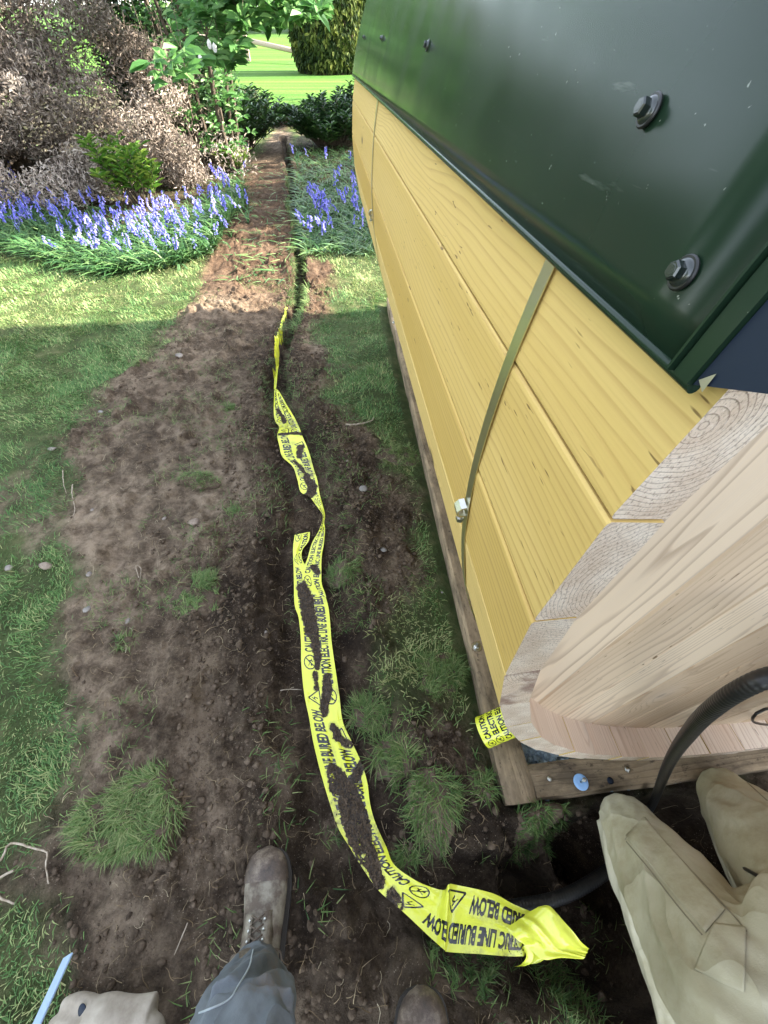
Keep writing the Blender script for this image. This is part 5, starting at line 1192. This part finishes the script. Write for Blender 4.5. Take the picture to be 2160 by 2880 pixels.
M['boot'] = t.fin(t.mix(t.ramp(n_, [(.38, 0), (.58, .95)]), (.23, .205, .155), (.085, .062, .045)), t.ramp(n_, [(.3, .45), (.7, .85)]), t.bump(t.noise(co, 60, 5, .7), .5, .004))
t = NT('caked_mud'); _c = t.coord(); M['mud'] = t.fin(t.ramp(t.noise(_c, 26, 6, .7), [(.36, (.045, .033, .026)), (.5, (.085, .060, .044)), (.66, (.20, .16, .12))]), t.ramp(t.noise(_c, 12, 3), [(.4, .45), (.6, .9)]), t.bump(t.noise(_c, 70, 5, .7), .5, .004)); M['sole'] = NT('rubber_sole').fin((.03, .025, .02), .8); M['lace'] = NT('boot_lace').fin((.10, .075, .055), .8); M['hair'] = NT('brown_hair').fin((.05, .03, .02), .6); M['seam'] = NT('trouser_stitching').fin((.24, .21, .14), .9); M['seamb'] = NT('pale_stitching').fin((.34, .38, .40), .9)
def boot(person, heel, toe, ank, side=1):
    heel, toe, ank = map(Vector, (heel, toe, ank)); f = (toe-heel).normalized(); L = (toe-heel).length; x_ = f.cross(UP).normalized()
    b = MB(); P_, r_ = [], []
    def sec(q, w, hh, off=0): return q, w, hh, off
    S_ = [(.02, .026, .055), (.10, .038, .075), (.25, .042, .090), (.42, .045, .084), (.58, .051, .070), (.72, .056, .060), (.82, .056, .057), (.90, .050, .052), (.95, .042, .046), (.985, .028, .034)]
    vs, n_ = [], 28; z0 = min(heel.z, toe.z)
    for (q, w, hh) in S_:
        c = heel+f*L*q
        for j in range(n_):
            a = 2*math.pi*j/n_; cx, sx = math.cos(a), math.sin(a); xx = w*(abs(cx)**.8)*(1 if cx > 0 else -1)+side*.006*math.sin(q*3.1); zz = hh*(.5+.5*sx)**(1.0 if sx > 0 else 1.6)*(1.0) if sx > 0 else hh*.5*(1+sx)**.6
            vs.append(c+x_*xx+UP*(zz+.012))
    k = len(S_); fs = [[i*n_+j, i*n_+(j+1) % n_, (i+1)*n_+(j+1) % n_, (i+1)*n_+j] for i in range(k-1) for j in range(n_)]+[list(range(n_))[::-1], [(k-1)*n_+j for j in range(n_)]]
    b.add(vs, fs); limb(b, [heel+f*.075+UP*.05, ank+UP*.02, ank+UP*.09], [.040, .046, .050], 28)
    bo = fuse(b, 'boot', M['boot'], person, .0045, 6)
    # sole
    s_ = MB(); vs = []
    out = [(q, w+.006) for q, w, _ in S_]+[(1.005, .012)]
    ring = [(q, w) for q, w in out]+[(q, -w) for q, w in out][::-1]
    for z in (.0, .016): vs += [heel+f*L*q+x_*(w+side*.006*math.sin(q*3.1))+UP*z for q, w in ring]
    m_ = len(ring); s_.add(vs, [list(range(m_))[::-1], [m_+i for i in range(m_)]]+[[i, (i+1) % m_, m_+(i+1) % m_, m_+i] for i in range(m_)]); so = s_.build('sole', M['sole'], bo)
    so.matrix_parent_inverse = bo.matrix_world.inverted()
    # toe cap of darker leather, tongue, eyelet flaps, laces
    tc = MB(); vs = []; rows = 9
    for i in range(rows):
        q = .78+.235*i/(rows-1); w = np.interp(q, [.72, .82, .90, .95, .985, 1.01], [.056, .056, .050, .042, .028, .006]); hh = np.interp(q, [.72, .82, .90, .95, .985, 1.01], [.060, .057, .052, .046, .034, .012])
        for j in range(17): a = math.pi*j/16; vs.append(heel+f*L*q+x_*(math.cos(a)*(w+.0018)+side*.006*math.sin(q*3.1))+UP*(.012+hh*.5+(hh*.5+.002)*math.sin(a)))
    tc.add(vs, [[i*17+j, i*17+j+1, (i+1)*17+j+1, (i+1)*17+j] for i in range(rows-1) for j in range(16)]); o = tc.build('toe_cap', M['mud'], bo, True)
    lc = MB()
    for i in range(5):
        q = .56-.055*i; h_ = np.interp(q, [.25, .42, .58], [.104, .092, .074])+.014; c = heel+f*L*q+UP*h_
        w = .016; lc.tube([c-x_*w+f*.008, c+UP*.004, c+x_*w-f*.008], .0022, 6); lc.tube([c+x_*w+f*.008, c+UP*.006, c-x_*w-f*.008], .0022, 6)
    c = heel+f*L*.36+UP*.105
    for sd_ in (-1, 1): lc.tube([Vector(v) for v in catmull([tuple(c), tuple(c+x_*sd_*.03+UP*.012+f*.01), tuple(c+x_*sd_*.058-UP*.02), tuple(c+x_*sd_*.050-UP*.04-f*.05), tuple(c+x_*sd_*.02-UP*.0-f*.03)], 120)], .0022, 6)
    lc.build('laces', M['lace'], bo, True)
    ey = MB()
    for sd_ in (-1, 1):
        vs = []
        for i in range(8):
            q = .60-.036*i; h_ = np.interp(q, [.25, .42, .58], [.104, .092, .073])+.0135
            for wv_, dz in ((.012, .003), (.026, -.004), (.036, -.018)): vs.append(heel+f*L*q+x_*sd_*wv_+UP*(h_+dz))
        ey.add(vs, [[i*3+j, i*3+j+1, (i+1)*3+j+1, (i+1)*3+j][::sd_] for i in range(7) for j in range(2)])
        for i in range(4): q = .56-.055*i; h_ = np.interp(q, [.25, .42, .58], [.104, .092, .073])+.019; ey.lathe([(.003, 0), (.003, .003), (.0015, .0035)], 10, o=heel+f*L*q+x_*sd_*.018+UP*h_, m=1)
    e_ = ey.build('eyelet_flap', [M['boot'], M['steel']], bo, True); e_.modifiers.new('s', 'SOLIDIFY').thickness = .002
    return bo
def person(label, J, trousers, shirt, loc, boots=True, fold=.05):
    root = empty('person', loc); bpy.context.view_layer.update(); tag(root, label, 'person'); root_inv = None
    V3 = lambda k: Vector(J[k]); b = MB(); pel, ch, nk, hd = V3('pelvis'), V3('chest'), V3('neck'), V3('head')
    limb(b, [pel, pel.lerp(ch, .45), ch, ch.lerp(nk, .7)], [.135, .12, .15, .075], 32); limb(b, [ch.lerp(nk, .6), nk, nk.lerp(hd, .6)], [.07, .056, .055], 20)
    hu = (hd-nk).normalized(); fw = Vector(J['face']).normalized(); fw = (fw-hu*hu.dot(fw)).normalized(); sx = hu.cross(fw)
    ball(b, hd+hu*.03, (.078, .092, .10)); limb(b, [hd-hu*.02+fw*.03, hd-hu*.085+fw*.052], [.062, .036], 18)
    limb(b, [hd+fw*.088+hu*.02, hd+fw*.112-hu*.022], [.009, .014], 10); limb(b, [hd+fw*.088-hu*.058-sx*.02, hd+fw*.096-hu*.058, hd+fw*.088-hu*.058+sx*.02], [.006, .009, .006], 8)
    for s_ in (-1, 1): limb(b, [hd+sx*.08*s_+hu*.015, hd+sx*.088*s_-hu*.03], [.016, .010], 8)
    for k in ('L', 'R'):
        limb(b, [ch+(V3('sh'+k)-ch)*.5, V3('sh'+k), V3('el'+k), V3('wr'+k)], [.075, .058, .042, .028], 20); hand(b, V3('wr'+k), V3('wr'+k)-V3('el'+k)+Vector(J.get('hd'+k, (0, 0, 0))), J.get('hn'+k, (0, 0, 1)))
        limb(b, [pel+(V3('hip'+k)-pel)*.6, V3('hip'+k), V3('hip'+k).lerp(V3('kn'+k), .5), V3('kn'+k)], [.09, .085, .072, .05], 24); limb(b, [V3('kn'+k), V3('kn'+k).lerp(V3('an'+k), .35), V3('an'+k)], [.05, .052, .036], 20)
        limb(b, [V3('an'+k)-Vector((0, 0, .05)), V3('toe'+k)-Vector((0, 0, .012))], [.026, .018], 14)
    fuse(b, 'body', M['skin'], root, .009, 3)
    tb = MB(); limb(tb, [pel+(ch-pel)*.22, pel, pel-(ch-pel)*.12], [.15, .168, .13], 32, fold*.6, 3)
    for i, k in enumerate('LR'):
        rw = J.get('legr', (.118, .112, .092, .072)); limb(tb, [pel+(V3('hip'+k)-pel)*.5, V3('hip'+k), V3('hip'+k).lerp(V3('kn'+k), .5), V3('kn'+k)], rw, 64, fold, 11+i*5, step=.006)
        limb(tb, [V3('kn'+k), V3('kn'+k).lerp(V3('an'+k), .35), V3('kn'+k).lerp(V3('an'+k), .93)], J.get('shinr', (rw[3], .082, .066)), 64, fold*1.6, 21+i*7, step=.006)
    tr = fuse(tb, 'trousers', trousers, root, .0052, 1)
    sb = MB(); limb(sb, [pel+(ch-pel)*.08, pel.lerp(ch, .5), ch, ch.lerp(nk, .75)], [.158, .145, .17, .085], 40, fold*.7, 5)
    for k in ('L', 'R'): limb(sb, [ch+(V3('sh'+k)-ch)*.5, V3('sh'+k), V3('el'+k), V3('el'+k).lerp(V3('wr'+k), .8)], [.09, .074, .058, .042], 28, fold, 7)
    fuse(sb, 'shirt', shirt, root, .008, 1)
    hb_ = MB(); ball(hb_, hd+hu*.045-fw*.012, (.086, .098, .098)); ball(hb_, hd-fw*.03, (.08, .08, .09)); ho = fuse(hb_, 'hair', M['hair'], root, .008, 1)
    eb = MB()
    for s_ in (-1, 1): ball(eb, hd+fw*.082+hu*.012+sx*.032*s_, .010)
    e_ = eb.build('eyes', M['white'], root, True); e_.matrix_parent_inverse = root.matrix_world.inverted()
    return root, tr
def on_surface(o, pts, off=.0012):
    """drop points onto the mesh of o along the viewing direction from above"""
    from mathutils.bvhtree import BVHTree
    me = o.data; T = BVHTree.FromPolygons([v.co[:] for v in me.vertices], [p.vertices[:] for p in me.polygons]); out = []
    for (px, py) in pts:
        d = Vector(ray(px, py)).normalized(); h_ = T.ray_cast(Vector((0, 0, H)), d)
        if h_[0] is not None: out.append(h_[0]+h_[1]*off)
    return out
# kneeling man in khaki trousers
kL, kR = Vector(uz(1752, 2302, .085)), Vector(uz(2032, 2226, .09)); hL = Vector(uz(2120, 2850, .46)); hR = Vector(uz(2390, 2640, .46))
pel = (hL+hR)/2+Vector((.02, -.02, .02))
JK = dict(pelvis=pel, chest=pel+Vector((.12, -.10, .40)), neck=pel+Vector((.14, -.06, .60)), head=pel+Vector((.15, -.01, .72)), face=(0, .8, -.5), hipL=hL, hipR=hR, knL=kL, knR=kR,
          anL=kL+Vector((.02, -.42, -.02)), anR=kR+Vector((.02, -.42, -.02)), toeL=kL+Vector((.03, -.52, -.03)), toeR=kR+Vector((.03, -.52, -.03)),
          shL=pel+Vector((-.06, -.05, .52)), shR=pel+Vector((.32, -.10, .52)), elL=pel+Vector((-.02, .16, .33)), elR=pel+Vector((.38, .13, .32)), wrL=pel+Vector((.18, .36, .20)), wrR=pel+Vector((.33, .36, .16)), legr=(.125, .116, .100, .062), shinr=(.062, .070, .062))
man, mtr = person('person kneeling in khaki cargo trousers by the hole, only the legs in view', JK, M['khaki'], M['shirt'], (pel.x, pel.y, 0), fold=.08)
def seamline(o, pts, nm, mat, parent, r=.0013):
    C = catmull([(a, b_, 0) for a, b_ in pts], .25); P_ = on_surface(o, [(c[0], c[1]) for c in C], .0004)
    if len(P_) < 3: return
    b = MB(); b.tube(P_, r, 6); s_ = b.build(nm, mat, parent, True); s_.matrix_parent_inverse = parent.matrix_world.inverted(); return s_
def patch(o, poly, nm, mat, parent, off=.003, nn=22):
    (a, b_, c, d) = [np.array(p, float) for p in poly]; g = []
    for i in range(nn+1):
        for j in range(nn+1): u, v = i/nn, j/nn; g.append(a*(1-u)*(1-v)+b_*u*(1-v)+c*u*v+d*(1-u)*v)
    P_ = on_surface(o, g, off)
    if len(P_) != len(g): return
    fs = [[i*(nn+1)+j, (i+1)*(nn+1)+j, (i+1)*(nn+1)+j+1, i*(nn+1)+j+1] for i in range(nn) for j in range(nn)]; s_ = pyobj(nm, P_, fs, mat, parent, True); s_.matrix_parent_inverse = parent.matrix_world.inverted(); s_.modifiers.new('s', 'SOLIDIFY').thickness = .0016; return s_
patch(mtr, [(1762, 2352), (1812, 2300), (2040, 2560), (1985, 2625)], 'cargo_pocket', M['khaki'], mtr, .0012)
seamline(mtr, [(1815, 2300), (1870, 2368), (1960, 2465), (2050, 2562), (2100, 2620)], 'seam', M['seam'], mtr)
seamline(mtr, [(1762, 2368), (1830, 2450), (1900, 2540), (1975, 2630)], 'seam', M['seam'], mtr)
seamline(mtr, [(1758, 2362), (1785, 2328), (1812, 2299)], 'seam', M['seam'], mtr)
seamline(mtr, [(2090, 2190), (2125, 2222), (2158, 2252)], 'seam', M['seam'], mtr)
patch(mtr, [(2010, 2600), (2100, 2612), (2095, 2790), (1955, 2730)], 'hip_pocket', M['khaki'], mtr, .002)
# photographer looking down at his boots
JP = dict(pelvis=(.0, -.46, .93), chest=(.0, -.47, 1.33), neck=(0, -.44, 1.50), head=(0, -.39, 1.62), face=(0, .8, -.6), hipL=(-.11, -.43, .90), hipR=(.10, -.45, .90), knL=(-.226, -.225, .47), knR=(.09, -.38, .50), anL=(-.296, -.185, .12), anR=(.085, -.45, .12),
          toeL=(-.325, -.03, .04), toeR=(.087, -.26, .04), shL=(-.20, -.46, 1.42), shR=(.20, -.46, 1.42), elL=(-.33, -.36, 1.16), elR=(.33, -.36, 1.16), wrL=(-.15, -.20, 1.36), wrR=(.15, -.20, 1.36), legr=(.12, .11, .098, .082), shinr=(.082, .074, .058))
JP['toeR'] = (.087, -.27, .04)
ph, ptr = person('person standing at the bottom edge in worn blue work trousers and muddy boots', JP, M['jean'], M['shirt'], (0, -.4, 0), fold=.12)
zb_ = gz(-.33, -.1); b1 = boot(ph, (-.290, -.275, max(zb_, -.01)), (-.322, .034, max(zb_, -.01)), (-.298, -.19, .10), 1)
b2 = boot(ph, (.095, -.52, gz(.09, -.35)), (.086, -.215, gz(.09, -.25)), (.092, -.44, .10), -1)
seamline(ptr, [(712, 2672), (700, 2720), (672, 2770), (640, 2815), (560, 2850)], 'seam', M['seamb'], ptr, .0016)
# work glove on the ground
gl = empty('work_glove', (-.60, -.27, 0)); bpy.context.view_layer.update(); tag(gl, 'tan suede work glove with a dark spot at the bottom left corner', 'glove'); b = MB(); zg = gz(-.62, -.26)
limb(b, [(-.520, -.285, zg+.05), (-.565, -.285, zg+.05), (-.62, -.285, zg+.045), (-.665, -.285, zg+.04)], [.062, .058, .060, .054], 40, .05, 4, .62)
for i, (o_, L) in enumerate(((.040, .075), (.014, .088), (-.014, .084), (-.040, .068))): limb(b, [(-.66, -.285+o_, zg+.042), (-.66-L*.55, -.285+o_*1.15, zg+.035), (-.66-L, -.285+o_*1.1-.004, zg+.022)], [.0185, .017, .014], 18, .05, i)
limb(b, [(-.58, -.335, zg+.05), (-.615, -.375, zg+.04), (-.66, -.385, zg+.03)], [.024, .02, .016], 18, .04, 9)
t = NT('tan_suede'); co = t.coord('Object'); n_ = t.noise(co, 14, 5, .6)
M['suede'] = t.fin(t.mix(t.math('LESS_THAN', t.n('VectorMath', _operation='DISTANCE').outputs['Value'], 0.), t.ramp(n_, [(.35, (.20, .165, .125)), (.7, (.40, .355, .29))]), (.1, .1, .1)), .95, t.bump(t.noise(co, 120, 4), .4, .003))
gm = fuse(b, 'glove_leather', M['suede'], gl, .0045, 4)
sp_ = on_surface(gm, [(232, 2842)]); 
if sp_: 
    sb = MB(); sb.lathe([(.0115, 0), (.010, .001), (.001, .0012)], 20, o=sp_[0]-Vector((0, 0, .0)), M=Matrix.Rotation(.5, 3, 'X') @ Matrix.Diagonal((.8, 1.2, 1))); s_ = sb.build('dark_spot', M['flash'], gm, True); s_.matrix_parent_inverse = gm.matrix_world.inverted()
